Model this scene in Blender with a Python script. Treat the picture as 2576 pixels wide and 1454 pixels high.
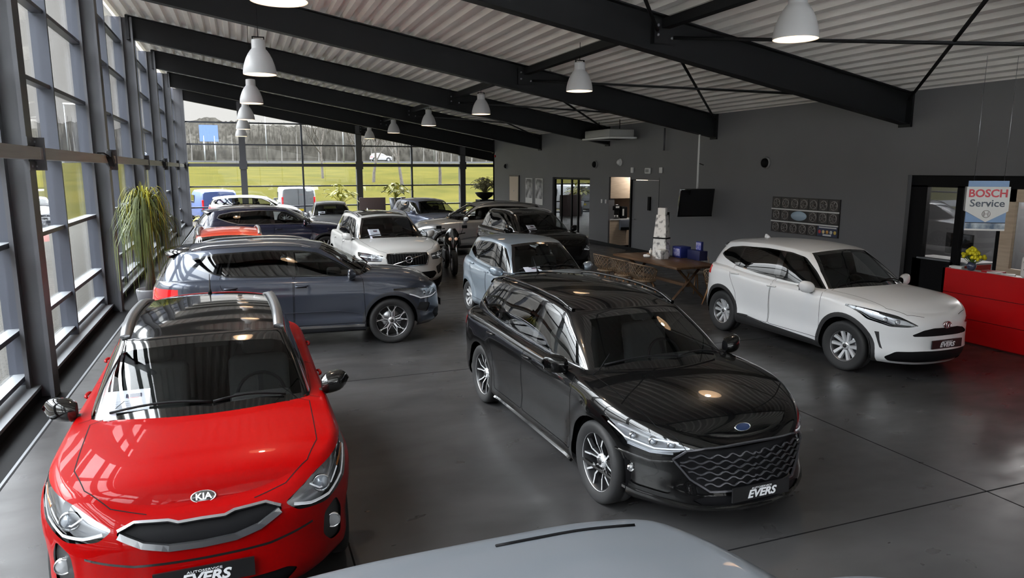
import bpy, bmesh, math, random
import numpy as np
from mathutils import Vector, Matrix
from mathutils.bvhtree import BVHTree
C = bpy.context.scene
COL = C.collection
PI = math.pi
for o in list(bpy.data.objects): bpy.data.objects.remove(o)

# ---------------------------------------------------------------- camera, world, exposure
cam_d = bpy.data.cameras.new('camera'); cam = bpy.data.objects.new('camera', cam_d); COL.objects.link(cam)
C.camera = cam
cam_d.sensor_width = 36.0; cam_d.lens = 1777.2 / 2576 * 36.0; cam_d.clip_start = 0.05; cam_d.clip_end = 900
CAMH = 2.66
_yaw, _pitch = 0.3642, 0.1675
cam.location = (0, 0, CAMH)
cam.rotation_euler = (PI / 2 - _pitch, 0, -_yaw)
C.view_settings.view_transform = 'Standard'; C.view_settings.look = 'None'
C.view_settings.exposure = 0.92; C.view_settings.gamma = 1.0
try: C.view_settings.use_curve_mapping = False
except Exception: pass
C.cycles.use_denoising = True
C.cycles.max_bounces = 9; C.cycles.diffuse_bounces = 4; C.cycles.glossy_bounces = 4
C.cycles.transmission_bounces = 6; C.cycles.transparent_max_bounces = 20
C.cycles.sample_clamp_indirect = 6.0
C.cycles.caustics_reflective = False; C.cycles.caustics_refractive = False

W = bpy.data.worlds.new('overcast_sky'); C.world = W; W.use_nodes = True
nt = W.node_tree; nt.nodes.clear()
out = nt.nodes.new('ShaderNodeOutputWorld'); bg = nt.nodes.new('ShaderNodeBackground')
tc = nt.nodes.new('ShaderNodeTexCoord'); sep = nt.nodes.new('ShaderNodeSeparateXYZ'); rmp = nt.nodes.new('ShaderNodeValToRGB')
nz = nt.nodes.new('ShaderNodeTexNoise'); nz.inputs['Scale'].default_value = 2.2; nz.inputs['Detail'].default_value = 3
mx = nt.nodes.new('ShaderNodeMix'); mx.data_type = 'RGBA'; mx.blend_type = 'MULTIPLY'; mx.inputs[0].default_value = 0.18
nt.links.new(tc.outputs['Generated'], sep.inputs[0]); nt.links.new(sep.outputs['Z'], rmp.inputs[0])
nt.links.new(tc.outputs['Generated'], nz.inputs['Vector'])
e = rmp.color_ramp.elements
e[0].position = 0.0; e[0].color = (.185, .176, .170, 1); e[1].position = 0.62; e[1].color = (4.2, 4.3, 4.5, 1)
e2 = rmp.color_ramp.elements.new(.23); e2.color = (.205, .197, .191, 1)
nt.links.new(rmp.outputs[0], mx.inputs[6]); nt.links.new(nz.outputs[0], mx.inputs[7]); nt.links.new(mx.outputs[2], bg.inputs[0])
bg.inputs[1].default_value = 3.2
nt.links.new(bg.outputs[0], out.inputs[0])
# veiled sun behind thin cloud: very soft, from the left of the building
sd = bpy.data.lights.new('veiled_sun', 'SUN'); sd.energy = 1.5; sd.angle = math.radians(25); sd.color = (1, .96, .9)
so = bpy.data.objects.new('veiled_sun', sd); COL.objects.link(so); so.rotation_euler = (math.radians(48), 0, math.radians(-118))

# ---------------------------------------------------------------- materials
MATS = {}
def mat(name, col=(.5, .5, .5), rough=.5, metal=0., coat=0., spec=.5, emit=None, es=1., coatr=.03, alpha=None):
    if name in MATS: return MATS[name]
    m = bpy.data.materials.new(name); m.use_nodes = True
    b = m.node_tree.nodes['Principled BSDF']
    b.inputs['Base Color'].default_value = (*col, 1); b.inputs['Roughness'].default_value = rough
    b.inputs['Metallic'].default_value = metal; b.inputs['Coat Weight'].default_value = coat
    b.inputs['Coat Roughness'].default_value = coatr; b.inputs['Specular IOR Level'].default_value = spec
    if emit: b.inputs['Emission Color'].default_value = (*emit, 1); b.inputs['Emission Strength'].default_value = es
    MATS[name] = m; return m
def N(m, t): return m.node_tree.nodes.new(t)
def Lk(m, a, b): m.node_tree.links.new(a, b)
def glass(name, tint, rough=0., fres=1.45, gcol=(1, 1, 1)):
    m = bpy.data.materials.new(name); m.use_nodes = True; n = m.node_tree; n.nodes.clear()
    o = N(m, 'ShaderNodeOutputMaterial'); mxs = N(m, 'ShaderNodeMixShader'); t = N(m, 'ShaderNodeBsdfTransparent')
    g = N(m, 'ShaderNodeBsdfGlossy'); f = N(m, 'ShaderNodeFresnel')
    t.inputs[0].default_value = (*tint, 1); g.inputs['Roughness'].default_value = rough; f.inputs[0].default_value = fres
    g.inputs[0].default_value = (*gcol, 1)
    ge = N(m, 'ShaderNodeNewGeometry'); mi = N(m, 'ShaderNodeMix'); mi.data_type = 'FLOAT'   # same reflection on both sides of a thin pane
    mi.inputs[2].default_value = fres; mi.inputs[3].default_value = 1 / fres
    Lk(m, ge.outputs['Backfacing'], mi.inputs[0]); Lk(m, mi.outputs[0], f.inputs[0])
    Lk(m, f.outputs[0], mxs.inputs[0]); Lk(m, t.outputs[0], mxs.inputs[1]); Lk(m, g.outputs[0], mxs.inputs[2]); Lk(m, mxs.outputs[0], o.inputs[0])
    MATS[name] = m; return m
def noisy(name, c1, c2, scale=5., rough=.5, detail=4., stretch=(1, 1, 1), bump=0., rr=None, metal=0., coords='Object', spec=.5, coat=0.):
    if name in MATS: return MATS[name]
    m = mat(name, c1, rough, metal, coat, spec); b = m.node_tree.nodes['Principled BSDF']
    tcn = N(m, 'ShaderNodeTexCoord'); mp = N(m, 'ShaderNodeMapping'); nzn = N(m, 'ShaderNodeTexNoise'); r = N(m, 'ShaderNodeValToRGB')
    mp.inputs['Scale'].default_value = stretch; nzn.inputs['Scale'].default_value = scale; nzn.inputs['Detail'].default_value = detail
    Lk(m, tcn.outputs[coords], mp.inputs[0]); Lk(m, mp.outputs[0], nzn.inputs['Vector']); Lk(m, nzn.outputs[0], r.inputs[0])
    r.color_ramp.elements[0].position = .35; r.color_ramp.elements[0].color = (*c1, 1)
    r.color_ramp.elements[1].position = .65; r.color_ramp.elements[1].color = (*c2, 1)
    Lk(m, r.outputs[0], b.inputs['Base Color'])
    if rr:
        mr = N(m, 'ShaderNodeMapRange'); mr.inputs[3].default_value = rr[0]; mr.inputs[4].default_value = rr[1]
        mr.inputs[1].default_value = .3; mr.inputs[2].default_value = .7
        Lk(m, nzn.outputs[0], mr.inputs[0]); Lk(m, mr.outputs[0], b.inputs['Roughness'])
    if bump:
        bp = N(m, 'ShaderNodeBump'); bp.inputs['Strength'].default_value = bump; bp.inputs['Distance'].default_value = .02
        Lk(m, nzn.outputs[0], bp.inputs['Height']); Lk(m, bp.outputs[0], b.inputs['Normal'])
    return m

# ---------------------------------------------------------------- mesh helpers
class MB:
    """collects shapes into one mesh"""
    def __init__(s): s.v = []; s.f = []; s.m = []; s.sm = []; s.mats = []
    def _mi(s, m):
        if m not in s.mats: s.mats.append(m)
        return s.mats.index(m)
    def add(s, vs, fs, m=None, smooth=False):
        b = len(s.v); s.v += [tuple(v) for v in vs]; mi = s._mi(m)
        for f in fs: s.f.append(tuple(b + i for i in f)); s.m.append(mi); s.sm.append(smooth)
        return s
    def box(s, x0, x1, y0, y1, z0, z1, m=None, M=None):
        vs = [(x, y, z) for x in (x0, x1) for y in (y0, y1) for z in (z0, z1)]
        if M is not None: vs = [M @ Vector(v) for v in vs]
        return s.add(vs, [(0, 1, 3, 2), (4, 6, 7, 5), (0, 4, 5, 1), (2, 3, 7, 6), (0, 2, 6, 4), (1, 5, 7, 3)], m)
    def bbox(s, x0, x1, y0, y1, z0, z1, r, m=None, M=None, seg=3):
        """rounded box"""
        bm = bmesh.new(); bmesh.ops.create_cube(bm, size=1)
        for v in bm.verts: v.co = Vector(((x0 + x1) / 2 + v.co.x * (x1 - x0), (y0 + y1) / 2 + v.co.y * (y1 - y0), (z0 + z1) / 2 + v.co.z * (z1 - z0)))
        bmesh.ops.bevel(bm, geom=bm.edges[:], offset=min(r, .49 * min(x1 - x0, y1 - y0, z1 - z0)), segments=seg, affect='EDGES', profile=.5)
        return s.addbm(bm, m, M, True)
    def addbm(s, bm, m=None, M=None, smooth=False):
        bm.verts.index_update()
        vs = [(M @ v.co) if M is not None else v.co.copy() for v in bm.verts]
        s.add(vs, [[v.index for v in f.verts] for f in bm.faces], m, smooth); bm.free(); return s
    def tube(s, pts, r, m=None, n=8, caps=True, smooth=True):
        pts = [Vector(p) for p in pts]; rs = r if hasattr(r, '__len__') else [r] * len(pts)
        rings = []; up = None
        for i, p in enumerate(pts):
            t = (pts[min(i + 1, len(pts) - 1)] - pts[max(i - 1, 0)]).normalized()
            if up is None: up = Vector((0, 0, 1)) if abs(t.z) < .95 else Vector((1, 0, 0))
            a = t.cross(up)
            a = a.normalized() if a.length > 1e-6 else t.orthogonal().normalized()
            b = a.cross(t).normalized(); up = b
            rings.append([p + (a * math.cos(2 * PI * k / n) + b * math.sin(2 * PI * k / n)) * rs[i] for k in range(n)])
        vs = [v for q in rings for v in q]; fs = []
        for i in range(len(pts) - 1):
            for k in range(n): fs.append((i * n + k, i * n + (k + 1) % n, (i + 1) * n + (k + 1) % n, (i + 1) * n + k))
        if caps: fs.append(tuple(range(n - 1, -1, -1))); fs.append(tuple((len(pts) - 1) * n + k for k in range(n)))
        return s.add(vs, fs, m, smooth)
    def lathe(s, prof, m=None, n=24, M=None, smooth=True, a0=0., a1=2 * PI, ms=None):
        """prof [(r,z)...] around z"""
        full = abs(a1 - a0 - 2 * PI) < 1e-6; k = n if full else n + 1
        vs = [(r * math.cos(a0 + (a1 - a0) * j / n), r * math.sin(a0 + (a1 - a0) * j / n), z) for r, z in prof for j in range(k)]
        if M is not None: vs = [M @ Vector(v) for v in vs]
        for i in range(len(prof) - 1):
            fs = [(i * k + j, i * k + (j + 1) % k, (i + 1) * k + (j + 1) % k, (i + 1) * k + j) for j in range(n if full else n)]
            if i == 0: b = len(s.v); s.v += [tuple(v) for v in vs]
            mi = s._mi(ms[i] if ms else m)
            for f in fs: s.f.append(tuple(b + q for q in f)); s.m.append(mi); s.sm.append(smooth)
        return s
    def prism(s, poly, z0, z1, m=None, M=None, smooth=False):
        n = len(poly); vs = [(x, y, z0) for x, y in poly] + [(x, y, z1) for x, y in poly]
        if M is not None: vs = [M @ Vector(v) for v in vs]
        fs = [tuple(range(n - 1, -1, -1)), tuple(range(n, 2 * n))] + [(i, (i + 1) % n, n + (i + 1) % n, n + i) for i in range(n)]
        return s.add(vs, fs, m, smooth)
    def grid(s, P, m=None, smooth=True, closeu=False):
        h = len(P); w = len(P[0]); vs = [p for r in P for p in r]
        fs = [(i * w + j, i * w + (j + 1) % w, (i + 1) * w + (j + 1) % w, (i + 1) * w + j) for i in range(h - 1) for j in range(w if closeu else w - 1)]
        return s.add(vs, fs, m, smooth)
    def build(s, name, parent=None, m=None, M=None):
        me = bpy.data.meshes.new(name); me.from_pydata(s.v, [], s.f)
        for q in s.mats: me.materials.append(q if q is not None else m)
        me.polygons.foreach_set('material_index', s.m); me.polygons.foreach_set('use_smooth', s.sm)
        me.validate(); me.update()
        o = bpy.data.objects.new(name, me); COL.objects.link(o)
        if parent is not None: o.parent = parent
        if M is not None: o.matrix_local = M
        return o
def tag(o, label=None, cat=None, group=None, kind=None):
    if label: o['label'] = label
    if cat: o['category'] = cat
    if group: o['group'] = group
    if kind: o['kind'] = kind
    return o
def empty(name, loc=(0, 0, 0), rz=0., label=None, cat=None, group=None):
    o = bpy.data.objects.new(name, None); COL.objects.link(o); o.location = loc; o.rotation_euler = (0, 0, rz)
    o.empty_display_size = .1
    return tag(o, label, cat, group)
def copy_tree(o, parent=None):
    c = o.copy(); COL.objects.link(c)
    if parent is not None: c.parent = parent
    for ch in [q for q in bpy.data.objects if q.parent == o]: copy_tree(ch, c)
    return c
def struct(o, label=None, group=None): return tag(o, label, None, group, 'structure')
def text(name, body, size, loc, rot, m, parent=None, ext=.002, shear=0., bold=0., align='CENTER', sx=1.):
    cu = bpy.data.curves.new(name, 'FONT'); cu.body = body; cu.size = size; cu.extrude = ext; cu.shear = shear
    cu.offset = bold; cu.align_x = align; cu.align_y = 'CENTER'; cu.materials.append(m); cu.resolution_u = 3
    o = bpy.data.objects.new(name, cu); COL.objects.link(o); o.location = loc; o.rotation_euler = rot; o.scale = (sx, 1, 1)
    me = bpy.data.meshes.new_from_object(o); me.name = name; bpy.data.objects.remove(o); bpy.data.curves.remove(cu)
    o = bpy.data.objects.new(name, me); COL.objects.link(o); o.location = loc; o.rotation_euler = rot; o.scale = (sx, 1, 1)
    if parent is not None: o.parent = parent
    return o
def pchip(xs, ys):
    xs = np.array(xs, float); ys = np.array(ys, float)
    if xs[0] > xs[-1]: xs = xs[::-1]; ys = ys[::-1]
    h = np.diff(xs); d = np.diff(ys) / h; m = np.zeros(len(xs))
    for i in range(1, len(xs) - 1):
        if d[i - 1] * d[i] > 0:
            w1 = 2 * h[i] + h[i - 1]; w2 = h[i] + 2 * h[i - 1]; m[i] = (w1 + w2) / (w1 / d[i - 1] + w2 / d[i])
    m[0] = d[0]; m[-1] = d[-1]
    def f(x):
        x = np.clip(np.asarray(x, float), xs[0], xs[-1]); i = np.clip(np.searchsorted(xs, x) - 1, 0, len(xs) - 2)
        t = (x - xs[i]) / h[i]
        return ((1 + 2 * t) * (1 - t)**2 * ys[i] + t * (1 - t)**2 * h[i] * m[i] + t * t * (3 - 2 * t) * ys[i + 1] + t * t * (t - 1) * h[i] * m[i + 1])
    return f
def cur(pts): return pchip([p[0] for p in pts], [p[1] for p in pts])
# ================================================================ SETTING
steel = mat('anthracite_steel', (.0085, .0088, .010), .55, spec=.2)
steel_in = mat('grey_steel_column', (.060, .061, .069), .45)
alu = mat('grey_aluminium_frame', (.055, .060, .077), .42, .2)
alu_l = mat('light_aluminium_sill', (.21, .22, .235), .42, .4)
blackm = mat('matt_black', (.006, .006, .007), .6, spec=.12)
rubber = mat('rubber', (.010, .010, .011), .75)
white = mat('white_paint', (.72, .72, .71), .5)
wallm = noisy('grey_wall_paint', (.150, .150, .157), (.162, .162, .169), .7, .62, 2)
woodl = noisy('pale_oak', (.60, .46, .33), (.70, .56, .42), 3., .5, 5, (1, 1, 9))
woodt = noisy('dark_oak_top', (.055, .028, .014), (.12, .065, .032), 2.2, .38, 6, (8, 1, 1), rr=(.3, .5))
rattan = noisy('brown_rattan', (.11, .072, .045), (.23, .16, .10), 12, .6)
leg_wood = mat('beech_leg', (.42, .22, .10), .5)
pane = glass('window_glass', (.93, .95, .95), 0., 1.5)
deckm = noisy('roof_deck_metal', (.78, .745, .71), (.84, .80, .765), 1.5, .42, 3, metal=.0, spec=.6)
floorm = mat('poured_floor', (.022, .021, .021), .3, spec=.5)
def mk_floor():
    m = floorm; b = m.node_tree.nodes['Principled BSDF']
    t = N(m, 'ShaderNodeTexCoord'); mp = N(m, 'ShaderNodeMapping'); mp.inputs['Scale'].default_value = (1., 1.8, 1)
    n1 = N(m, 'ShaderNodeTexNoise'); n1.inputs['Scale'].default_value = .8; n1.inputs['Detail'].default_value = 6; n1.inputs['Roughness'].default_value = .58; n1.inputs['Distortion'].default_value = .5
    n2 = N(m, 'ShaderNodeTexNoise'); n2.inputs['Scale'].default_value = 2.5; n2.inputs['Detail'].default_value = 3; n2.inputs['Distortion'].default_value = .3
    r = N(m, 'ShaderNodeValToRGB'); r.color_ramp.elements[0].position = .15; r.color_ramp.elements[0].color = (.018, .0175, .018, 1)
    r.color_ramp.elements[1].position = .88; r.color_ramp.elements[1].color = (.068, .066, .067, 1)
    mr = N(m, 'ShaderNodeMapRange'); mr.inputs[1].default_value = .1; mr.inputs[2].default_value = .9; mr.inputs[3].default_value = .20; mr.inputs[4].default_value = .46
    Lk(m, t.outputs['Object'], mp.inputs[0]); Lk(m, mp.outputs[0], n1.inputs['Vector']); Lk(m, mp.outputs[0], n2.inputs['Vector'])
    Lk(m, n1.outputs[0], r.inputs[0]); Lk(m, r.outputs[0], b.inputs['Base Color']); Lk(m, n2.outputs[0], mr.inputs[0]); Lk(m, mr.outputs[0], b.inputs['Roughness'])
mk_floor()
Y0, Y1, XW, XE = -7.0, 38.45, 11.45, 17.0
BY = [-7.2, -1.55, 4.12, 9.8, 15.45, 21.12, 26.8, 32.5, 38.2]
def zdeck(x): return 3.90 + (XW - x) * .18
ML = Matrix.Rotation(.0068, 4, 'Z')
struct(MB().box(-1.97, XE, Y0, Y1, -.25, 0, floorm).build('floor', M=None))
fj = MB()
for y in (-1.24, 3.59, 8.42, 13.25, 18.1, 22.9, 27.7, 32.5): fj.box(-1.97, XE, y - .006, y + .006, -.003, .0012)
for x in (.55, 5.42, 10.3): fj.box(x - .006, x + .006, Y0, Y1, -.003, .0012)
struct(fj.build('trim_1', m=blackm))
# recess between floor slab and glazing, with a light edge strip
rc = MB(); rc.box(-2.66, -1.97, Y0, Y1 - .3, -.5, -.20, blackm, ML); rc.box(-1.97, -1.945, Y0, Y1 - .3, -.25, .004, alu_l); rc.box(-1.945, -1.93, Y0, Y1 - .3, -.02, .0025, blackm)
struct(rc.build('trim_2'))
# ceiling deck, trapezoid ribs running front to back
def deck():
    b = MB(); xs = []; x = -2.75; p = .29
    while x < XE + .2:
        xs += [(x, 0), (x + .10, 0), (x + .135, .085), (x + .255, .085)]; x += p
    P = [[(x, y, zdeck(x) + dz + .005) for x, dz in xs] for y in (Y0, Y1)]
    b.grid(P, deckm, False)
    P2 = [[(x, y, zdeck(x) + .22) for x in (-2.75, XE)] for y in (Y0, Y1)]; b.grid(P2, steel, False)
    return b
struct(deck().build('ceiling'))
def ibeam(b, y, x0, x1, bot=-.57, w=.11, m=None):
    for (za, zb, hw) in ((bot, bot + .022, w), (bot + .022, -.022, .008), (-.022, 0, w)):
        vs = [(x, y + s * hw, zdeck(x) + z) for x in (x0, x1) for s in (-1, 1) for z in (za, zb)]
        b.add(vs, [(0, 1, 3, 2), (4, 6, 7, 5), (0, 4, 5, 1), (2, 3, 7, 6), (0, 2, 6, 4), (1, 5, 7, 3)], m)
for i, y in enumerate(BY):
    b = MB(); x1 = XE if y > 35 else XW
    ibeam(b, y, -2.45, x1, m=steel)
    # end plate at the grey wall and eaves plate
    b.box(XW - .05, XW - .005, y - .13, y + .13, 3.29, 3.92, steel); b.box(-2.47, -2.40, y - .12, y + .12, zdeck(-2.4) - .6, zdeck(-2.4), steel)
    struct(b.build('roof_beam'), 'dark steel roof beam sloping down from the window side to the grey wall', 'roof beams')
# bracing
def brace(p, q, w=.035, name='wind_brace', m=steel):
    b = MB(); b.tube([p, q], w, m, 6); o = b.build(name); struct(o, None, 'roof bracing'); return o
def zb(x, d=.16): return zdeck(x) - d
for k in range(1, 8):
    y0, y1 = BY[k], BY[k + 1]
    b = MB()
    M0 = [(5.95 - 0 + .0, y0), (5.95, y1)]
    for s in (0,): b.box(6.13, 6.27, y0 + .02, y1 - .02, zdeck(6.2) - .20, zdeck(6.2) - .06, steel)
    # gusset plates with bolts
    for yy, sg in ((y0, 1), (y1, -1)):
        b.box(6.0, 6.42, yy + sg * .012, yy + sg * .03, zdeck(6.2) - .42, zdeck(6.2) - .06, steel)
    struct(b.build('roof_strut'), None, 'roof bracing')
    bl = MB()
    for dx, dz in ((-.14, -.16), (-.14, -.30), (.10, -.34)):
        bl.tube([(6.2 + dx, y1 - .11, zdeck(6.2) + dz), (6.2 + dx, y1 - .145, zdeck(6.2) + dz)], .022, alu_l, 6)
    bl.box(6.0, 6.42, y1 - .118, y1 - .11, zdeck(6.2) - .42, zdeck(6.2) - .06, steel)
    struct(bl.build('gusset_plate'), None, 'roof bracing')
for k in (2, 3, 4, 5):
    y0, y1 = BY[k], BY[k + 1]
    brace((6.3, y1 - .05, zb(6.3, .30)), (XW - .05, y0 + .05, zb(XW, .10)), .028)
    brace((6.3, y0 + .05, zb(6.3, .22)), (XW - .05, y1 - .05, zb(XW, .12)), .028)
brace((6.1, BY[3] - .05, zb(6.1, .26)), (1.5, BY[2] + .05, zb(1.5, .2)), .028)

# ---------------------------------------------------------------- left glazed wall
for i, y in enumerate(BY):
    b = MB(); zt = zdeck(-2.2) - .02
    b.box(-2.22, -2.175, y - .14, y + .14, -.5, zt, steel_in, ML); b.box(-2.46, -2.415, y - .14, y + .14, -.5, zt, steel_in, ML); b.box(-2.42, -2.20, y - .012, y + .012, -.5, zt, steel_in, ML)
    c = b.build('column'); struct(c, 'grey steel column standing against the long window wall', 'columns of the long window wall')
    b = MB()
    for z0, z1 in ((2.80, 2.90), (2.52, 2.62)):
        b.box(-2.175, -2.155, y - .20, y + .20, z0, z1, steel_in, ML)
        for dy in (-.10, .10): b.lathe([(0, .012), (.014, .012), (.017, 0)], alu_l, 8, ML @ Matrix.Translation((-2.155, y + dy, (z0 + z1) / 2)) @ Matrix.Rotation(PI / 2, 4, 'Y'))
    b.box(-2.175, -2.06, y + .12, y + .15, 2.52, 2.90, steel_in, ML)
    struct(b.build('rail_bracket'), None, 'rail brackets')
railm = noisy('galvanised_rail', (.25, .25, .24), (.30, .30, .285), 3, .5, 3, (1, .2, 6))
for i in range(len(BY) - 1):
    struct(MB().box(-2.24, -2.08, BY[i] + .02, BY[i + 1] - .02, 2.645, 2.785, railm, ML).build('window_rail'), None, 'horizontal rail of the long window wall')
TZ = [.06, .62, 1.66, 2.71, 3.74, 4.82, 5.75]
y = BY[0]
k = 0; MY = []
while y < 38.3:
    MY.append(y + .05); mul = MB(); mul.box(-2.66, -2.44, y + .02, y + .085, -.3, zdeck(-2.5) - .05, alu, ML); struct(mul.build('window_mullion'), 'upright mullion of the long window wall', 'mullions of the long window wall'); y = BY[0] + (k + 1) * 2.8375; k += 1
for z in TZ:
    struct(MB().box(-2.62, -2.48, Y0, 38.2, z - .03, z + .022, alu, ML).box(-2.62, -2.478, Y0, 38.2, z + .022, z + .03, alu_l, ML).build('window_transom'), 'horizontal transom of the long window wall', 'transoms of the long window wall')
tr = MB(); trt = MB()
tr.box(-2.62, -2.34, Y0, 38.2, -.34, -.095, blackm, ML); trt.box(-2.60, -2.33, Y0, 38.2, -.09, -.05, alu_l, ML)  # black box added under the sill; hides paving, keeps the gap dark
struct(tr.build('window_2'), 'black box added under the sill of the long window wall'); struct(trt.build('trim_3'))
gl = MB().box(-2.585, -2.57, Y0, 38.2, -.3, 6.3, pane, ML); struct(gl.build('window_3'), 'panes of the long window wall')
# window openers on the rail: dark chain drives
for y in (14.6, 25.4, 36.2):
    o = empty('window_opener', (0, 0, 0), 0, None, 'window opener'); x = -2.04 - .0068 * y
    o.location = (x, y, 2.74)
    b = MB(); b.bbox(-.05, .05, -.17, .17, -.09, .05, .015, blackm, Matrix.Rotation(-.5, 4, 'X')); b.build('motor_housing', o)
    b = MB(); b.tube([(0, -.1, .02), (-.02, -.5, .07), (-.04, -1.0, .06)], .012, blackm, 6); b.build('chain', o)
    tag(o, {14.6: 'black window opener drive on the rail by the second column', 25.4: 'small black window opener drive on the rail beyond the palm', 36.2: 'tiny black window opener drive at the far end of the rail'}[y])

# ---------------------------------------------------------------- back glazed wall
for x in (.22, 5.94, 11.62): struct(MB().box(x - .15, x + .15, 38.12, 38.5, 0, zdeck(x) - .1, steel_in).box(x - .19, x + .19, 38.08, 38.14, 2.55, 2.95, steel_in).build('column'), 'dark post of the far window wall', 'posts of the far window wall')
b = MB()
b.box(-2.75, -2.30, 38.05, 38.5, -.4, 6.3, steel_in)
struct(b.build('wall_back'), 'dark posts of the far window wall')
for x in (3.08, 8.77, 14.5): struct(MB().box(x - .04, x + .04, 38.2, 38.4, 0, zdeck(x) - .1, alu).build('window_mullion'), 'mullion of the far window wall', 'mullions of the far window wall')
for z in (4.81, 3.75, 1.69, .67, .05): struct(MB().box(-2.6, XE, 38.25, 38.4, z - .035, z + .035, alu).build('window_transom'), 'transom of the far window wall', 'transoms of the far window wall')
b = MB()
b.box(-2.6, XE, 38.12, 38.4, 2.67, 2.83, steel_in)
struct(b.build('window_4'), 'frames of the far window wall')
struct(MB().box(-2.6, XE, 38.30, 38.315, 0, 6.2, pane).build('window_5'), 'panes of the far window wall')
# ---------------------------------------------------------------- grey wall (openings: office front, door niche, inner window)
wl = MB()
def wseg(y0, y1, z0, z1): wl.box(XW, XW + .22, y0, y1, z0, z1, wallm)
OPEN = [(-4.5, 9.66, 2.43), (17.94, 21.0, 2.29), (22.39, 25.58, 2.24)]
yy = Y0
for a, c, zt in OPEN:
    wseg(yy, a, 0, 4.1); wseg(a, c, zt, 4.1); yy = c
wseg(yy, 32.6, 0, 4.1)
wl.box(XW, XE, 32.4, 32.6, 0, 4.1, wallm)
struct(wl.build('wall_right'))
struct(MB().box(XW - .012, XW, 9.75, 32.6, 0, .10, steel).build('baseboard_right'))
b = MB(); b.box(-2.8, XE, Y0 - .2, Y0, -.3, .1, steel); b.box(XW, XE, Y0 - .2, Y0, 0, 4.2, wallm)
for x in np.arange(-2.5, 11.6, 2.33): b.box(x - .05, x + .05, Y0 - .2, Y0, 0, zdeck(x), alu)
for z in (1.66, 2.71, 3.74, 4.82): b.box(-2.6, XW, Y0 - .15, Y0 - .05, z - .03, z + .03, alu)
struct(b.build('wall_front')); struct(MB().box(-2.6, XW, Y0 - .11, Y0 - .1, 0, 5.9, pane).build('window_10'))
struct(MB().box(XE, XE + .2, 32.4, Y1, -.3, 4.1, wallm).build('wall_side'))
# rooms behind the openings
dk = mat('dim_room_wall', (.26, .26, .265), .7); dk2 = mat('brown_room_wall', (.09, .05, .035), .6)
rm = MB(); rm.box(XW + 3.2, XW + 3.4, -6, 32.4, 0, 4, dk); rm.box(XW + .22, XW + 3.4, -6, 32.4, -.25, 0, dk2)
for y in (-5.9, 12, 17.5, 21.6, 22.1, 31): rm.box(XW + .22, XW + 3.2, y, y + .12, 0, 3, dk)
rm.box(XW + .22, XW + 3.3, -6, 32.4, 2.75, 2.85, dk)
struct(rm.build('wall_rooms'))
for y_, e_, x_ in ((8.6, 85, 2.2), (20.5, 30, 1.15)):  # added fill lights without fittings, brighten the office and the kitchen niche
    L = bpy.data.lights.new('room_fill_light', 'POINT'); L.energy = e_; L.color = (1, .93, .85); L.shadow_soft_size = .15
    lo = bpy.data.objects.new('room_fill_light', L); COL.objects.link(lo); lo.location = ((XW + x_) * 1.0514, y_ * 1.0514, 2.5)
# inner window in the grey wall
b = MB(); x = XW + .06
for y in (22.42, 23.45, 24.0, 24.9, 25.52): b.box(x, x + .07, y - .035, y + .035, 0, 2.22, steel)
b.box(x, x + .07, 22.4, 25.56, 2.16, 2.23, steel); b.box(x, x + .07, 22.4, 25.56, 0, .12, steel)
struct(b.build('window_6'), 'dark frame of the inner window in the grey wall')
mirrorish = glass('reflecting_glass', (.30, .32, .32), 0., 2.6)
struct(MB().box(x + .03, x + .04, 22.4, 25.5, .1, 2.2, mirrorish).build('window_7'), 'panes of the inner window in the grey wall')
# grey door beside the niche
doorm = mat('grey_door', (.17, .17, .18), .5)
o = MB().box(XW + .08, XW + .13, 18.0, 19.60, .01, 2.2, doorm).build('door_1'); struct(o)
MB().box(XW + .03, XW + .08, 18.5, 18.62, 1.31, 1.72, blackm).build('door_sign', o); 
b = MB(); b.tube([(XW + .02, 19.45, 1.0), (XW + .02, 19.33, 1.0)], .012, alu_l, 6); b.build('door_handle', o)
struct(MB().box(XW + .02, XW + .2, 17.94, 18.0, 0, 2.29, steel).box(XW + .02, XW + .2, 19.60, 19.66, 0, 2.29, steel).box(XW + .02, XW + .2, 17.94, 19.66, 2.22, 2.29, wallm).build('trim_4'))
# office front at the right: black frame, panes, oak door
b = MB(); x = XW + .10
b.box(x, x + .1, -4.5, 9.66, 2.22, 2.43, blackm)
for y, w in ((9.62, .30), (8.72, .09), (7.98, .06), (6.0, .06), (3.0, .06)): b.box(x, x + .1, y - w, y + w * .3, 0, 2.25, blackm)
b.box(x, x + .1, 8.7, 9.5, 0, .93, blackm); b.box(x - .02, x + .12, 8.74, 9.40, .93, .955, alu_l)
struct(b.build('window_8'), 'black framed office front')
struct(MB().box(x + .04, x + .05, -4.4, 9.5, .1, 2.25, glass('office_glass', (.80, .82, .85), 0., 1.45)).build('window_9'), 'panes of the office front')
o = empty('door_2', (x, 0, 0)); o['kind'] = 'structure'
b = MB()
for y0, y1 in ((7.72, 7.92), (6.62, 6.80)): b.box(-.02, .05, y0, y1, 0, 2.22, woodl)
b.box(-.02, .05, 6.62, 7.92, 2.02, 2.22, woodl); b.box(-.02, .05, 6.8, 7.72, 0, .95, woodl); b.build('door_leaf', o)
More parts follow.
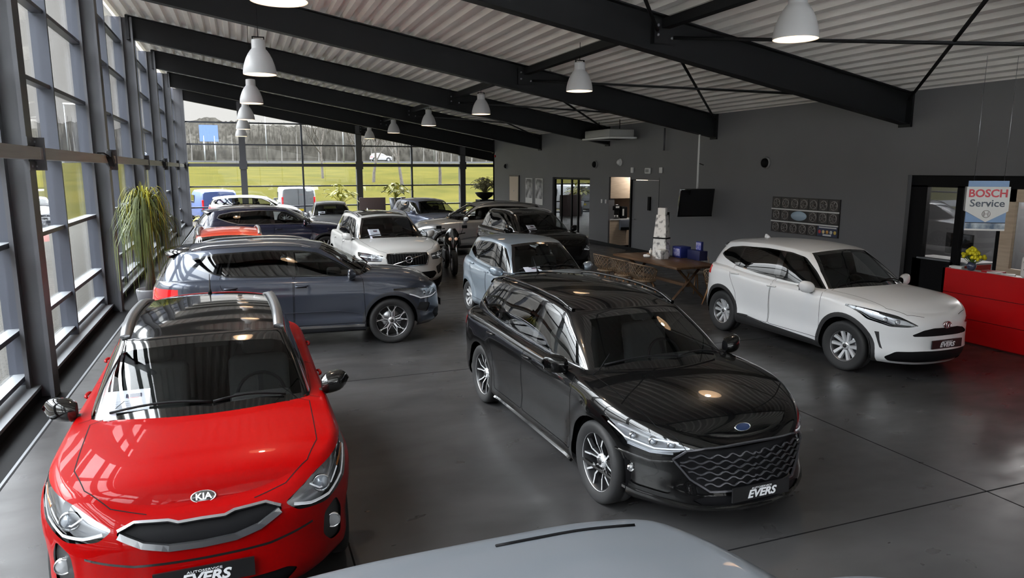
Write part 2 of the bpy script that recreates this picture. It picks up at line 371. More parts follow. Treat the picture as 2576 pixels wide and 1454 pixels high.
# ================================================================ PENDANT LAMPS
lampm = mat('lamp_shell', (.50, .50, .51), .38, 0., spec=.5)
lamp_in = mat('lamp_inner', (.85, .72, .58), .5, emit=(1, .78, .55), es=.55)
bulbm = mat('bulb_glow', (1, .8, .6), .5, emit=(1, .80, .58), es=14)
def lamp_proto():
    o = empty('pendant_lamp')
    pr = [(.25, 0), (.252, .02), (.245, .09), (.228, .16), (.20, .24), (.165, .31), (.128, .365), (.108, .385), (.105, .395), (.104, .50), (.098, .525), (.05, .535), (0, .537)]
    b = MB(); b.lathe(pr, lampm, 32)
    b.build('lamp_shade', o)
    b = MB(); b.lathe([(.246, .004), (.238, .09), (.22, .16), (.192, .24), (.157, .31), (.12, .36), (.0, .365)], lamp_in, 32); b.build('reflector', o)
    b = MB(); b.lathe([(0, .30), (.03, .295), (.045, .26), (.05, .22), (.04, .18), (0, .165)], bulbm, 12); b.build('bulb', o)
    b = MB()
    for s in (-1, 1): b.box(s * .085 - .008, s * .085 + .008, -.012, .012, .50, .575, blackm)
    b.box(-.09, .09, -.01, .01, .56, .575, blackm); b.build('bracket', o)
    return o
lp = lamp_proto(); first = True
rowR = [(6.05, 6.75), (6.15, 12.53), (6.2, 18.6), (6.12, 24.0), (6.0, 29.3), (6.0, 35.1)]
rowL = [(.42, 6.9), (.40, 12.17), (.36, 17.45), (.29, 23.13), (.24, 28.6), (.19, 34.65)]
ordn = ['nearest', 'second nearest', 'third nearest', 'third farthest', 'second farthest', 'farthest']
for row, nm in ((rowR, 'right row over the showroom'), (rowL, 'left row by the window wall')):
    for i, (x, y) in enumerate(row):
        o = lp if first else copy_tree(lp); first = False
        o.location = (x, y, 4.0)
        tag(o, 'pale grey bell pendant lamp, %s of the %s' % (ordn[i], nm), 'lamp', 'bell pendant lamps')
        b = MB(); b.tube([(0, 0, .57), (0, 0, zdeck(x) - 4.0 + .02)], .006, blackm, 6); b.build('suspension_rod', o)
        L = bpy.data.lights.new('lamp_light', 'SPOT'); L.energy = 34; L.color = (1, .80, .58); L.spot_size = math.radians(120); L.spot_blend = .8; L.shadow_soft_size = .06
        lo = bpy.data.objects.new('lamp_light', L); COL.objects.link(lo); lo.parent = o; lo.location = (0, 0, .14)

# ================================================================ OUTSIDE
grassm = noisy('lawn_grass', (.030, .029, .0085), (.042, .037, .010), .35, 1., 6, spec=0.)
g2 = grassm.node_tree
pavem = mat('outside_paving', (.42, .40, .36), .9, spec=.05)
def mk_pave():
    m = pavem; b = m.node_tree.nodes['Principled BSDF']; t = N(m, 'ShaderNodeTexCoord'); br = N(m, 'ShaderNodeTexBrick')
    br.inputs['Scale'].default_value = 3.2; br.inputs['Color1'].default_value = (.055, .052, .046, 1); br.inputs['Color2'].default_value = (.066, .062, .055, 1)
    br.inputs['Mortar'].default_value = (.030, .028, .025, 1); br.inputs['Mortar Size'].default_value = .03
    Lk(m, t.outputs['Object'], br.inputs['Vector']); Lk(m, br.outputs[0], b.inputs['Base Color'])
mk_pave()
road = mat('asphalt', (.05, .05, .052), .85)
struct(MB().box(-60, 70, -7.3, 46, -.5, -.30, pavem).build('pavement'))
struct(MB().box(-60, 70, -60, -7.3, -.5, -.30, mat('bounce_pale', (.55, .54, .52), .8)).build('bounce_ground'))  # unseen pale ground, added to bounce skylight up to the ceiling
def lawn_z(y): return float(np.interp(y, [45.9, 50, 60, 75, 100, 140, 170], [-.29, .15, 1.35, 2.2, 3.0, 3.9, 3.9]))
b = MB(); ys = list(np.linspace(45.9, 100, 28)) + [110, 125, 140, 170]
b.grid([[(x, y, lawn_z(y) + .12 * math.sin(x * .21 + y * .13)) for x in np.linspace(-90, 130, 45)] for y in ys], grassm)
tag(b.build('lawn_grass'), 'yellow green mown grass rising behind the building', 'grass', kind='stuff')
b = MB(); b.box(-60, -16, -30, 45.9, -.30, -.22, grassm); b.box(-60, -27, -30, 46, -.22, -.2, road)
struct(b.build('road_side'))
struct(MB().box(-90, 130, 128, 137, 3.5, 3.99, road).build('road_far'))
barkm = noisy('bark', (.03, .026, .02), (.06, .05, .042), 8, .9)
twigm = mat('bare_twigs', (.045, .036, .03), .9)
rnd = random.Random(7)
def tree(x, y, h, lean=0, r0=.17, label='', seed=1, dens=1.0, twc=None):
    R = random.Random(seed); z0 = lawn_z(y) - .2
    o = empty('bare_tree', (x, y, z0), 0, label, 'tree', 'bare trees on the lawn')
    t = MB(); w = MB()
    def br(p, d, L, r, lv):
        n = 4; pts = [p]; dd = d.copy()
        for i in range(n):
            dd = (dd + Vector((R.uniform(-.18, .18), R.uniform(-.18, .18), R.uniform(-.02, .12)))).normalized()
            pts.append(pts[-1] + dd * L / n)
        (t if lv < 2 else w).tube(pts, [r * (1 - .55 * i / n) for i in range(n + 1)], barkm if lv < 2 else twigm, 6 if lv < 2 else 3, False)
        if lv >= 4: return
        kk = int((5 if lv == 0 else 4) * dens) if lv else 7
        for _ in range(kk):
            i = R.randint(2 if lv == 0 else 1, n); a = R.uniform(0, 2 * PI); sp = R.uniform(.45, .95)
            nd = (dd * .9 + Vector((math.cos(a), math.sin(a), .25)) * sp).normalized()
            br(pts[i], nd, L * R.uniform(.48, .68), r * .45 * (1 if lv else 1.1), lv + 1)
    br(Vector((0, 0, 0)), Vector((lean, 0, 1)).normalized(), h * .5, r0, 0)
    t.build('trunk', o); w.build('twigs', o)
    return o
TR = [(12.9, 60, 8.0, -.05), (16.2, 60, 9, .08), (11.0, 63, 7.5, .04), (20.0, 66, 8, 0), (24.5, 58, 8, .1), (29.5, 60, 9, -.05), (34, 63, 8, 0), (39, 58, 9, 0), (7.2, 68, 9.5, 0), (9.6, 62, 9, .05)]
TL = ['bare tree whose trunk stands just right of the second far post', 'bare tree with forked branches in the middle of the right lawn panes', 'slim bare tree close to the second far post', 'bare tree on the lawn before the third far post', 'bare tree on the lawn left of the third far post', 'bare tree on the lawn behind the third far post', 'bare tree seen through the last window pane', 'bare tree at the right end of the lawn', 'bare tree behind the white van and first plant', 'bare tree above the yellow green plant on the left']
for i, (x, y, h, l) in enumerate(TR): tree(x, y, h, l, .15 if y < 64 else .13, TL[i], i + 3)
# woodland behind the road
forest = noisy('woodland_mass', (.020, .0185, .016), (.040, .037, .032), 1.6, 1., 9, (1, 1, .3), spec=0.)
b = MB(); R = random.Random(5)
for layer, (yy, hh) in enumerate(((150, 6.6), (158, 7.4), (166, 8.3))):
    nx = 420; xs = np.linspace(-75, 150, nx); top = []
    hs = [hh + 1.3 * math.sin(x * .13 + layer) + .8 * math.sin(x * .41 + 2 * layer) + R.uniform(-.25, .2) for x in xs]
    rows = []
    for k in range(7):
        t = k / 6; rows.append([(x + R.uniform(-.1, .1), yy + R.uniform(-.3, .3) + (t**3) * 3, 3.2 + t * h) for x, h in zip(xs, hs)])
    b.grid(rows, forest)
for i in range(900):
    x = R.uniform(-75, 150); z = 9.2 + 1.0 * math.sin(x * .13) + .6 * math.sin(x * .41); b.tube([(x, 149, z - 2), (x + R.uniform(-.5, .5), 149, z + R.uniform(.2, 1.9))], [.07, .02], forest, 3, False, False)
tag(b.build('woodland'), 'grey brown bare woodland beyond the road', 'trees', kind='stuff')
pal = mat('pale_trunks', (.075, .07, .065), .9); sp0 = MB().tube([(0, 0, 0), (.1, 0, 3), (0, 0, 6)], [.13, .09, .04], pal, 5, False).build('sapling')
for i in range(70):
    o = sp0 if i == 0 else sp0.copy()
    if i: COL.objects.link(o)
    x = R.uniform(-50, 110); o.location = (x, R.uniform(141, 145), 3.3); o.scale = (1, 1, R.uniform(.5, 1.1)); tag(o, 'thin pale tree trunk in the row along the far road', 'tree', 'thin pale trunks along the far road')
# blue road sign on posts
o = empty('road_sign', (-4.2, 126.3, 3.9), .05, 'large blue road sign on two posts by the far road', 'sign')
b = MB().box(-1.4, 1.4, -.1, .1, 3.1, 5.7, mat('sign_blue', (.05, .09, .22), .5)); b.build('sign_board', o)
b = MB(); b.tube([(-.8, 0, -1), (-.8, 0, 4)], .12, alu_l, 6); b.build('post', o); MB().tube([(.8, 0, -1), (.8, 0, 4)], .12, alu_l, 6).build('post', o)
# street lamps along the road
for i, x in enumerate((-24, 4.5, 17, 33)):
    o = empty('street_lamp', (x, 126, 3.8), 0, ['slim street lamp left of the blue road sign', 'street lamp seen above the white van', 'street lamp right of the first far mullion', 'street lamp far right behind the bare trees'][i], 'street lamp', 'street lamps')
    MB().tube([(0, 0, 0), (0, 0, 8.5)], [.10, .06], alu_l, 6).build('pole', o); MB().box(-.1, 1.6, -.12, .12, 8.4, 8.6, white).build('lamp_head', o)
# the hall was measured in units of 0.95 m: bring it to metres
K = 1.0514
for o in list(bpy.data.objects):
    if o.parent is None and o.type in ('MESH', 'EMPTY'): o.location = o.location * K; o.scale = o.scale * K
# ================================================================ CAR BUILDER
def lined(m):
    # the inner side of a body panel is dark trim
    b = m.node_tree.nodes['Principled BSDF']; o = m.node_tree.nodes['Material Output']; g = N(m, 'ShaderNodeNewGeometry'); d = N(m, 'ShaderNodeBsdfDiffuse'); x = N(m, 'ShaderNodeMixShader')
    d.inputs[0].default_value = (.015, .015, .016, 1); Lk(m, g.outputs['Backfacing'], x.inputs[0]); Lk(m, b.outputs[0], x.inputs[1]); Lk(m, d.outputs[0], x.inputs[2]); Lk(m, x.outputs[0], o.inputs[0]); return m
def paint(name, col, metal=0., rough=.32, coat=1., spec=.5): m = mat(name, col, rough, metal, coat, spec, coatr=.02); m['paint'] = 1; return m
LINED = {}
def lin(m):
    if not m.get('paint'): return m
    if m.name not in LINED: c = m.copy(); c.name = m.name + '_panel'; LINED[m.name] = lined(c)
    return LINED[m.name]
screen_glass = glass('screen_glass', (.80, .82, .81), 0., 1.36)
carglass = glass('car_glass', (.55, .57, .56), 0., 1.55)
carglass_d = glass('dark_car_glass', (.05, .055, .055), 0., 1.7)
lens = glass('lamp_lens', (.80, .82, .84), 0., 1.6)
redlens = mat('red_lamp_lens', (.60, .008, .012), .12, coat=1., emit=(1, .02, .02), es=.06); redlens['paint'] = 1
frit = mat('black_glass_border', (.005, .005, .005), .08, coat=1.)
plastic = mat('black_plastic', (.020, .020, .021), .5)
gloss_black = mat('gloss_black', (.006, .006, .006), .1, coat=1.)
chrome = mat('chrome', (.75, .76, .78), .12, 1.)
satin = mat('satin_metal', (.42, .43, .45), .3, 1.)
rimsilver = mat('rim_silver', (.70, .71, .73), .3, .55)
rimdark = mat('rim_dark', (.03, .03, .032), .35, .4)
tyrem = mat('tyre_rubber', (.013, .013, .014), .7)
interior_m = mat('car_interior', (.014, .014, .015), .8)
seat_m = mat('car_seat_fabric', (.030, .032, .033), .85)
reflm = mat('lamp_reflector', (.75, .77, .80), .2, .7)
drlm = mat('lamp_white', (.80, .82, .85), .3, emit=(1, 1, 1), es=.12)
amber = mat('amber_lens', (.7, .22, .03), .2, coat=1)
paperm = mat('price_sheet_paper', (.62, .64, .74), .6)
inkm = mat('price_sheet_ink', (.05, .05, .09), .6); ink_red = mat('print_red', (.45, .04, .05), .6)
platem = mat('plate_black', (.008, .008, .009), .3, coat=.5); letterm = mat('plate_letters', (.78, .79, .82), .4)

def wheel(parent, x, y, r, rimr, wid, style, side, steer=0.):
    """tyre + rim; outer face towards +y*side"""
    M = Matrix.Translation((x, y, r)) @ Matrix.Rotation(steer, 4, 'Z') @ Matrix.Rotation(-side * PI / 2, 4, 'X')
    # local z -> outwards
    b = MB(); h = wid / 2
    pr = [(rimr - .01, -h * .8), (rimr + .012, -h * .92), (r * .93, -h), (r - .006, -h * .86), (r, -h * .7), (r, -.012), (r - .006, -.010), (r - .006, .010), (r, .012), (r, h * .7), (r - .006, h * .86), (r * .93, h), (r * .86, h * 1.01), (rimr + .012, h * .92), (rimr - .01, h * .80)]
    b.lathe(pr, tyrem, 44, M)
    w = b.build('wheel', parent)
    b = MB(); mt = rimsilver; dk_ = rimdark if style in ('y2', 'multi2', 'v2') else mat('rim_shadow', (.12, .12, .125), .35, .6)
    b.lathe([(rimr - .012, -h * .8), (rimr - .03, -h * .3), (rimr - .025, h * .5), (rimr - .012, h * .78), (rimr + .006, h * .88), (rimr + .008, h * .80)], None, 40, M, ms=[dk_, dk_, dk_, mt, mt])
    b.lathe([(rimr * .88, -h * .35), (0, -h * .35)], plastic, 24, M)      # brake area, dark
    b.lathe([(rimr * .62, -h * .2), (rimr * .60, -h * .12), (rimr * .2, -h * .12)], satin, 28, M)
    zf = h * .62
    def spoke(a, r0, r1, w0, w1, z0, z1, m, th=.03, off0=0., off1=0.):
        ca, sa = math.cos(a), math.sin(a)
        def P(rr, o, z): return (rr * ca - o * sa, rr * sa + o * ca, z)
        vs = [P(r0, off0 - w0, z0), P(r0, off0 + w0, z0), P(r1, off1 + w1, z1), P(r1, off1 - w1, z1),
              P(r0, off0 - w0 * 1.5, z0 - th), P(r0, off0 + w0 * 1.5, z0 - th), P(r1, off1 + w1 * 1.5, z1 - th), P(r1, off1 - w1 * 1.5, z1 - th)]
        vs = [M @ Vector(v) for v in vs]
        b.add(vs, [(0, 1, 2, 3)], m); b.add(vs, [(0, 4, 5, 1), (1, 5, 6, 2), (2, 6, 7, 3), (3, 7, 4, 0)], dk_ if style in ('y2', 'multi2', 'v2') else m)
    R1 = rimr - .008
    if style == 'y2':      # five thin Y spokes, machined
        for k in range(5):
            a = 2 * PI * k / 5 + PI / 2
            spoke(a, .03, rimr * .52, .014, .010, zf - .035, zf - .005, mt)
            for s in (-1, 1): spoke(a, rimr * .50, R1, .008, .006, zf - .005, zf + .006, mt, off0=s * .004, off1=s * rimr * .34)
            for s in (-1, 1): spoke(a + s * .10, rimr * .25, R1, .0035, .0035, zf - .02, zf, mt, off0=s * .028, off1=s * rimr * .10)
    elif style == 'v2':    # ten-arm pairs (focus)
        for k in range(5):
            a = 2 * PI * k / 5 + PI / 2
            for s in (-1, 1):
                spoke(a, .045, rimr * .56, .0075, .007, zf - .04, zf - .004, mt, off0=s * .012, off1=s * rimr * .12)
                spoke(a, rimr * .54, R1, .009, .008, zf - .004, zf + .006, mt, off0=s * rimr * .12, off1=s * rimr * .33)
            spoke(a, .03, R1, .012, .010, zf - .055, zf - .03, dk_)
    elif style == 'multi2':
        for k in range(10):
            a = 2 * PI * k / 10
            spoke(a, .04, R1, .010, .014, zf - .03, zf + .004, mt)
    else:                  # double five spoke silver
        for k in range(5):
            a = 2 * PI * k / 5 + PI / 2
            for s in (-1, 1): spoke(a, .035, R1, .014, .021, zf - .03, zf + .004, mt, off0=s * .022, off1=s * rimr * .27)
    b.lathe([(.062, zf - .045), (.058, zf - .02), (.035, zf - .012), (.0, zf - .010)], mt, 20, M)
    b.lathe([(.030, zf - .012), (.026, zf - .004), (0, zf - .003)], plastic, 16, M)
    for k in range(5):
        a = 2 * PI * k / 5 + .3; b.lathe([(.009, zf - .02), (.007, zf - .008), (0, zf - .008)], satin, 6, M @ Matrix.Translation((.045 * math.cos(a), .045 * math.sin(a), 0)))
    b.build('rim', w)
    return w

def inset_poly(P, d):
    P = [Vector(p) for p in P]; n = len(P); A = sum(P[i].x * P[(i + 1) % n].y - P[(i + 1) % n].x * P[i].y for i in range(n))
    sg = 1 if A > 0 else -1; o = []
    for i in range(n):
        a, p, c = P[i - 1], P[i], P[(i + 1) % n]; e1 = (p - a).normalized(); e2 = (c - p).normalized()
        n1 = Vector((-e1.y, e1.x)) * sg; n2 = Vector((-e2.y, e2.x)) * sg; m_ = n1 + n2
        if m_.length < 1e-6: m_ = n1
        m_.normalize(); k = d / max(.45, m_.dot(n1)); o.append(tuple(p + m_ * k))
    return o
def round_poly(P, r=.03, n=4):
    out = []; N_ = len(P)
    for i in range(N_):
        p = Vector(P[i]); a = Vector(P[i - 1]); c = Vector(P[(i + 1) % N_]); rr = min(r, (a - p).length * .45, (c - p).length * .45)
        if rr < 1e-4: out.append(tuple(p)); continue
        s = p + (a - p).normalized() * rr; e_ = p + (c - p).normalized() * rr
        for k in range(n + 1):
            t = k / n; out.append(tuple(s * (1 - t)**2 + p * 2 * t * (1 - t) + e_ * t * t))
    return out
def dens_poly(P, d=.06):
    o = []
    for i in range(len(P)):
        a = Vector(P[i]); c = Vector(P[(i + 1) % len(P)]); n = max(1, int((c - a).length / d))
        for k in range(n): o.append(tuple(a.lerp(c, k / n)))
    return o
def inpoly(p, P):
    x, y = p; r = False; n = len(P); j = n - 1
    for i in range(n):
        xi, yi = P[i]; xj, yj = P[j]
        if (yi > y) != (yj > y) and x < (xj - xi) * (y - yi) / (yj - yi) + xi: r = not r
        j = i
    return r
AX = {'side': (lambda v: (v.x, v.z), Vector((0, 1, 0))), 'front': (lambda v: (v.y, v.z), Vector((1, 0, 0))), 'rear': (lambda v: (v.y, v.z), Vector((-1, 0, 0))), 'top': (lambda v: (v.x, v.y), Vector((0, 0, 1)))}
def to3(ax, p, q=0.):
    if ax == 'side': return Vector((p[0], q, p[1]))
    if ax in ('front', 'rear'): return Vector((q, p[0], p[1]))
    return Vector((p[0], p[1], q))

class Car:
    def __init__(s, S): s.S = S; s.make()
    def make(s):
        S = s.S; xf, xr, hw = S['xf'], S['xr'], S['hw']; wf, wr = S['wb'] / 2, -S['wb'] / 2; rw = S['wr']
        zsh = cur(S['shoulder']); zbot = cur(S['bottom']); crown = cur(S['crown']); wv = cur(S.get('wvar', [(xr, 1), (xf, 1)]))
        DF, DS, DR = cur(S['df']), cur(S['ds']), cur(S['dr'])
        Lf, nfx = S.get('cornf', (.85, 2.5)); Lr, nrx = S.get('cornr', (.7, 3.0))
        # --- plan outline, half
        pts = []
        for a in np.linspace(0, PI / 2, 30): pts.append((xf - Lf + Lf * max(math.cos(a), 0)**(2 / nfx), hw * math.sin(a)**(2 / nfx)))
        for x in np.linspace(xf - Lf, xr + Lr, 62)[1:-1]: pts.append((x, hw))
        for a in np.linspace(PI / 2, 0, 24): pts.append((xr + Lr - Lr * max(math.cos(a), 0)**(2 / nrx), hw * math.sin(a)**(2 / nrx)))
        # even out the front and rear curves
        def resample(P, n):
            P = np.array(P); d = np.r_[0, np.cumsum(np.hypot(*np.diff(P, axis=0).T))]; t = np.linspace(0, d[-1], n)
            return np.c_[np.interp(t, d, P[:, 0]), np.interp(t, d, P[:, 1])]
        P = np.vstack([resample(pts[:30], 26), pts[30:-24], resample(pts[-24:], 22)])
        P[:, 1] *= wv(P[:, 0])
        T = np.gradient(P, axis=0); T /= np.hypot(T[:, 0], T[:, 1])[:, None] + 1e-9; Nn = np.c_[-T[:, 1], T[:, 0]]
        Nn[Nn[:, 0] * (P[:, 0] - 0) < -1e-3] *= 1
        out_ = np.where((Nn * (P - np.array([[0., 0.]]))).sum(1) < 0, -1, 1); Nn *= out_[:, None]
        Nn[0] = (1, 0); Nn[-1] = (-1, 0)
        ss = np.r_[np.linspace(0, .12, 4), np.linspace(.17, .80, 15), np.linspace(.84, 1, 8)]
        fl = S.get('flare', .018); Ra = S['arch']
        bm = bmesh.new(); rows = []; gl = bm.faces.layers.int.new('gh'); rl = bm.faces.layers.int.new('reg'); nl = bm.verts.layers.float_vector.new('nn')
        nu = len(P)
        for sv in ss:
            row = []
            for i in range(nu):
                x0, y0 = P[i]; n0 = Nn[i]; wx = n0[0]**2; d = wx * (DF(sv) if n0[0] > 0 else DR(sv)) + (1 - wx) * DS(sv)
                z = zbot(x0) + (zsh(x0) - zbot(x0)) * sv
                if S.get('bump'): d -= S['bump'](x0, z) * (1 - wx)
                for wx_ in (wf, wr):
                    r = math.hypot(x0 - wx_, z - rw); d -= fl * math.exp(-((r - Ra - .03) / .085)**2) * (1 - wx)
                row.append([x0 - n0[0] * d, max(0, y0 - n0[1] * d), z])
            row[0][1] = 0.; row[-1][1] = 0.
            rows.append(row)
        top = rows[-1]; pw = S.get('crownp', 2.4)
        for w in (.03, .07, .13, .21, .31, .43, .57, .72, .87, 1.):
            row = []
            for x, y, z in top:
                yy = y * (1 - w); q = (yy / y) if y > 1e-4 else 0
                zz = z + crown(x) * (1 - q**pw) * (1 - math.exp(-(y / .36)**2))
                if S.get('topf'): zz += S['topf'](x, yy)
                row.append([x, yy, zz])
            rows.append(row)
        vs = [[bm.verts.new(p) for p in r] for r in rows]
        for i in range(len(rows) - 1):
            for j in range(nu - 1): bm.faces.new((vs[i][j], vs[i + 1][j], vs[i + 1][j + 1], vs[i][j + 1]))
        bmesh.ops.remove_doubles(bm, verts=bm.verts, dist=1e-5)
        nlow = len(bm.faces)
        # --- greenhouse
        G = S['gh']; zc = lambda x, y: float(zsh(x) + crown(x) * (1 - min(1, abs(y) / (hw * .93))**pw))
        xlim = {'front': (wf - .55, 9), 'rear': (-9, wr + .35), 'side': (-9, 9), 'top': (-9, 9)}
        qside = cur(G['qy']); rside = cur(G['ry']); redge = cur(G['rz']); rc = G.get('rcrown', .045)
        nf_, ns_, nr_ = 15, 44, 12
        def loop(xfc, bowf, yfA, xrc, bowr, yrC, yfun):
            L = []
            for k in range(nf_): t = k / (nf_ - 1); L.append((xfc - bowf * t**2, yfA * t, 0))
            x1, x2 = xfc - bowf, xrc + bowr
            for k in range(1, ns_): t = k / ns_; x = x1 + (x2 - x1) * t; L.append((x, float(yfun(x)), 1))
            for k in range(nr_): t = 1 - k / (nr_ - 1); L.append((xrc + bowr * t**2, yrC * t, 2))
            L = np.array(L)
            for _ in range(3):
                M_ = L.copy(); M_[1:-1, :2] = .25 * L[:-2, :2] + .5 * L[1:-1, :2] + .25 * L[2:, :2]
                for c_ in (nf_ - 1, nf_ + ns_ - 1):
                    for k in range(-2, 3):
                        if 0 < c_ + k < len(L) - 1: L[c_ + k, :2] = M_[c_ + k, :2]
            return L
        Q = loop(G['xc'], G['bow'], float(qside(G['xc'] - G['bow'])), G['xrb'], G.get('bowr', .12), float(qside(G['xrb'] + .12)), qside)
        Rr = loop(G['xt'], G['bowt'], float(rside(G['xt'] - G['bowt'])), G['xrt'], G.get('bowrt', .06), float(rside(G['xrt'] + .06)), rside)
        def roofz(x, y): ys = max(float(rside(x)), .3); return float(redge(x)) + rc * (1 - min(1, abs(y) / ys)**2.3)
        tt = [0, .05, .12, .2, .3, .4, .5, .6, .7, .8, .87, .93, .97, 1.0]; ab = cur([(0, 0), (.80, .83), (.93, .95), (.98, .985), (1, 1)])
        bz = cur([(0, 0), (.80, .845), (.93, .972), (.98, .995), (1, 1)])
        bulge = G.get('bulge', .03); rows = []
        for t in tt:
            a, b_ = float(ab(t)), float(bz(t)); row = []
            for k in range(len(Q)):
                qx, qy, sg = Q[k]; rx, ry, _ = Rr[k]
                qz = float(zsh(qx)) - .03 if sg == 1 else zc(qx, qy) - .02
                if sg == 2 and G.get('rbz') is not None: qz = G['rbz']
                if sg == 1 and G.get('rbz') is not None: wgt = max(0, (k - nf_ - ns_ + 9) / 9); qz = qz * (1 - wgt) + G['rbz'] * wgt
                rz = roofz(rx, ry); dx, dy = qx - rx, qy - ry
                bl_ = bulge * 4 * t * (1 - t) * (1 if sg != 1 else .55)
                nx = (1, 0) if sg == 0 else ((0, 1) if sg == 1 else (-1, 0))
                zn = .5 if sg != 1 else .15
                row.append([qx + (rx - qx) * a + nx[0] * bl_, max(0, qy + (ry - qy) * a + nx[1] * bl_), qz + (rz - qz) * b_ + bl_ * zn])
            row[0][1] = 0; row[-1][1] = 0
            rows.append(row)
        for w in (.05, .12, .22, .36, .52, .7, .86, 1.):
            rows.append([[x, y * (1 - w), (roofz(x, y * (1 - w)))] for x, y, z in rows[len(tt) - 1]])
        gv = [[bm.verts.new(p) for p in r] for r in rows]; gf = []
        for i in range(len(rows) - 1):
            for j in range(len(Q) - 1): gf.append(bm.faces.new((gv[i][j], gv[i + 1][j], gv[i + 1][j + 1], gv[i][j + 1])))
        for f in gf: f[gl] = 1
        bmesh.ops.remove_doubles(bm, verts=bm.verts, dist=1e-6)
        bad = [f for f in bm.faces if f.calc_area() < 1e-9]; bmesh.ops.delete(bm, geom=bad, context='FACES')
        bm.normal_update()
        # orient outwards
        for f in bm.faces:
            c = f.calc_center_median(); ref = Vector((c.x * .15, c.y, (c.z - .65) * 1.2)) if not f[gl] else Vector((c.x * .3, c.y, c.z - .9))
            if abs(c.x) > abs(xf) * .8 or c.x < xr * .8: ref.x = c.x
            if f.normal.dot(ref) < 0: f.normal_flip()
        bm.normal_update()
        for v in bm.verts:
            n_ = v.normal.copy()
            if v.co.y < 1e-4: n_.y = 0; n_.normalize()
            v[nl] = n_
        s.bvh = BVHTree.FromBMesh(bm); s.bm = bm; s.nl = nl; s.gl = gl
        # delete body top below the cabin
        Qp = [(p[0], p[1]) for p in inset_poly([(q[0], q[1]) for q in Q] + [(Q[-1][0], -.5), (Q[0][0], -.5)], .05)]
        kill = [f for f in bm.faces if not f[gl] and f.normal.z > .5 and inpoly((f.calc_center_median().x, f.calc_center_median().y), Qp)]
        bmesh.ops.delete(bm, geom=kill, context='FACES')
        s.rl = rl; s.names = {0: 'body'}
        # --- regions
        regs = S['regions']; s.regdef = {}
        for i, (nm, ax, poly, cond) in enumerate(regs):
            s.names[i + 1] = nm; P2 = [tuple(p) for p in poly]; fn, ddir = AX[ax]
            s.regdef[nm] = (ax, P2); s.knife(P2, fn, ddir, cond)
        for i, (nm, ax, poly, cond) in enumerate(regs):
            P2 = s.regdef[nm][1]; fn, ddir = AX[ax]; x0, x1 = min(p[0] for p in P2), max(p[0] for p in P2); y0, y1 = min(p[1] for p in P2), max(p[1] for p in P2)
            for f in bm.faces:
                c = f.calc_center_median(); q = fn(c)
                if x0 < q[0] < x1 and y0 < q[1] < y1 and (f[gl] or xlim[ax][0] < c.x < xlim[ax][1]) and f.normal.dot(ddir) > cond.get('dot', .1) and cond.get('gh', f[gl]) == f[gl] and inpoly(q, P2): f[rl] = i + 1
        # cut wheel arches away
        kill = [f for f in bm.faces if s.names[f[rl]] in ('arch_f', 'arch_r', 'cut')]
        bmesh.ops.delete(bm, geom=kill, context='FACES')
    def knife(s, P, fn, ddir, cond):
        bm = s.bm; gl = s.gl
        x0, x1 = min(p[0] for p in P) - .002, max(p[0] for p in P) + .002; y0, y1 = min(p[1] for p in P) - .002, max(p[1] for p in P) + .002
        def fb(f):
            q = [fn(v.co) for v in f.verts]; return min(a[0] for a in q), max(a[0] for a in q), min(a[1] for a in q), max(a[1] for a in q)
        cand = []
        for f in bm.faces:
            if f.normal.dot(ddir) > .02 and cond.get('gh', f[gl]) == f[gl]:
                b_ = fb(f)
                if b_[1] > x0 and b_[0] < x1 and b_[3] > y0 and b_[2] < y1: cand.append((f, b_))
        n = len(P)
        for i in range(n):
            p, q = P[i], P[(i + 1) % n]
            if abs(p[0] - q[0]) + abs(p[1] - q[1]) < 1e-6: continue
            a0, a1 = min(p[0], q[0]) - 1e-4, max(p[0], q[0]) + 1e-4; c0, c1 = min(p[1], q[1]) - 1e-4, max(p[1], q[1]) + 1e-4
            sel = [f for f, b_ in cand if b_[1] > a0 and b_[0] < a1 and b_[3] > c0 and b_[2] < c1]
            if not sel: continue
            fn3 = (lambda t: Vector((t[0], 0, t[1]))) if ddir.y else ((lambda t: Vector((0, t[0], t[1]))) if ddir.x else (lambda t: Vector((t[0], t[1], 0))))
            A, B = fn3(p), fn3(q); no = (B - A).cross(ddir).normalized()
            es = {e for f in sel for e in f.edges}; vv = {v for f in sel for v in f.verts}
            r = bmesh.ops.bisect_plane(bm, geom=list(sel) + list(es) + list(vv), dist=2e-5, plane_co=A, plane_no=no)
            cand = [(f, b_) for f, b_ in cand if f.is_valid and not (b_[1] > a0 and b_[0] < a1 and b_[3] > c0 and b_[2] < c1)]
            cand += [(g, fb(g)) for g in r['geom'] if isinstance(g, bmesh.types.BMFace)]
    # ---- surface queries on the +y half
    def hit(s, ax, p, lift=0., sgn=1):
        fn, dd = AX[ax]; o = to3(ax, p) + dd * 5
        if ax != 'side': o.y = abs(o.y)
        h = s.bvh.ray_cast(o, -dd)
        if h[0] is None:
            h = s.bvh.find_nearest(to3(ax, (abs(p[0]) if ax != 'top' and ax != 'side' else p[0], abs(p[1]) if ax == 'top' else p[1])) + dd * 1.2)
        c, n_ = h[0].copy(), h[1].copy()
        if n_.dot(dd) < 0: n_ = -n_
        flip = (ax == 'side' and sgn < 0) or (ax in ('front', 'rear') and p[0] < 0) or (ax == 'top' and p[1] < 0)
        if flip: c.y = -c.y; n_.y = -n_.y
        return c + n_ * lift, n_
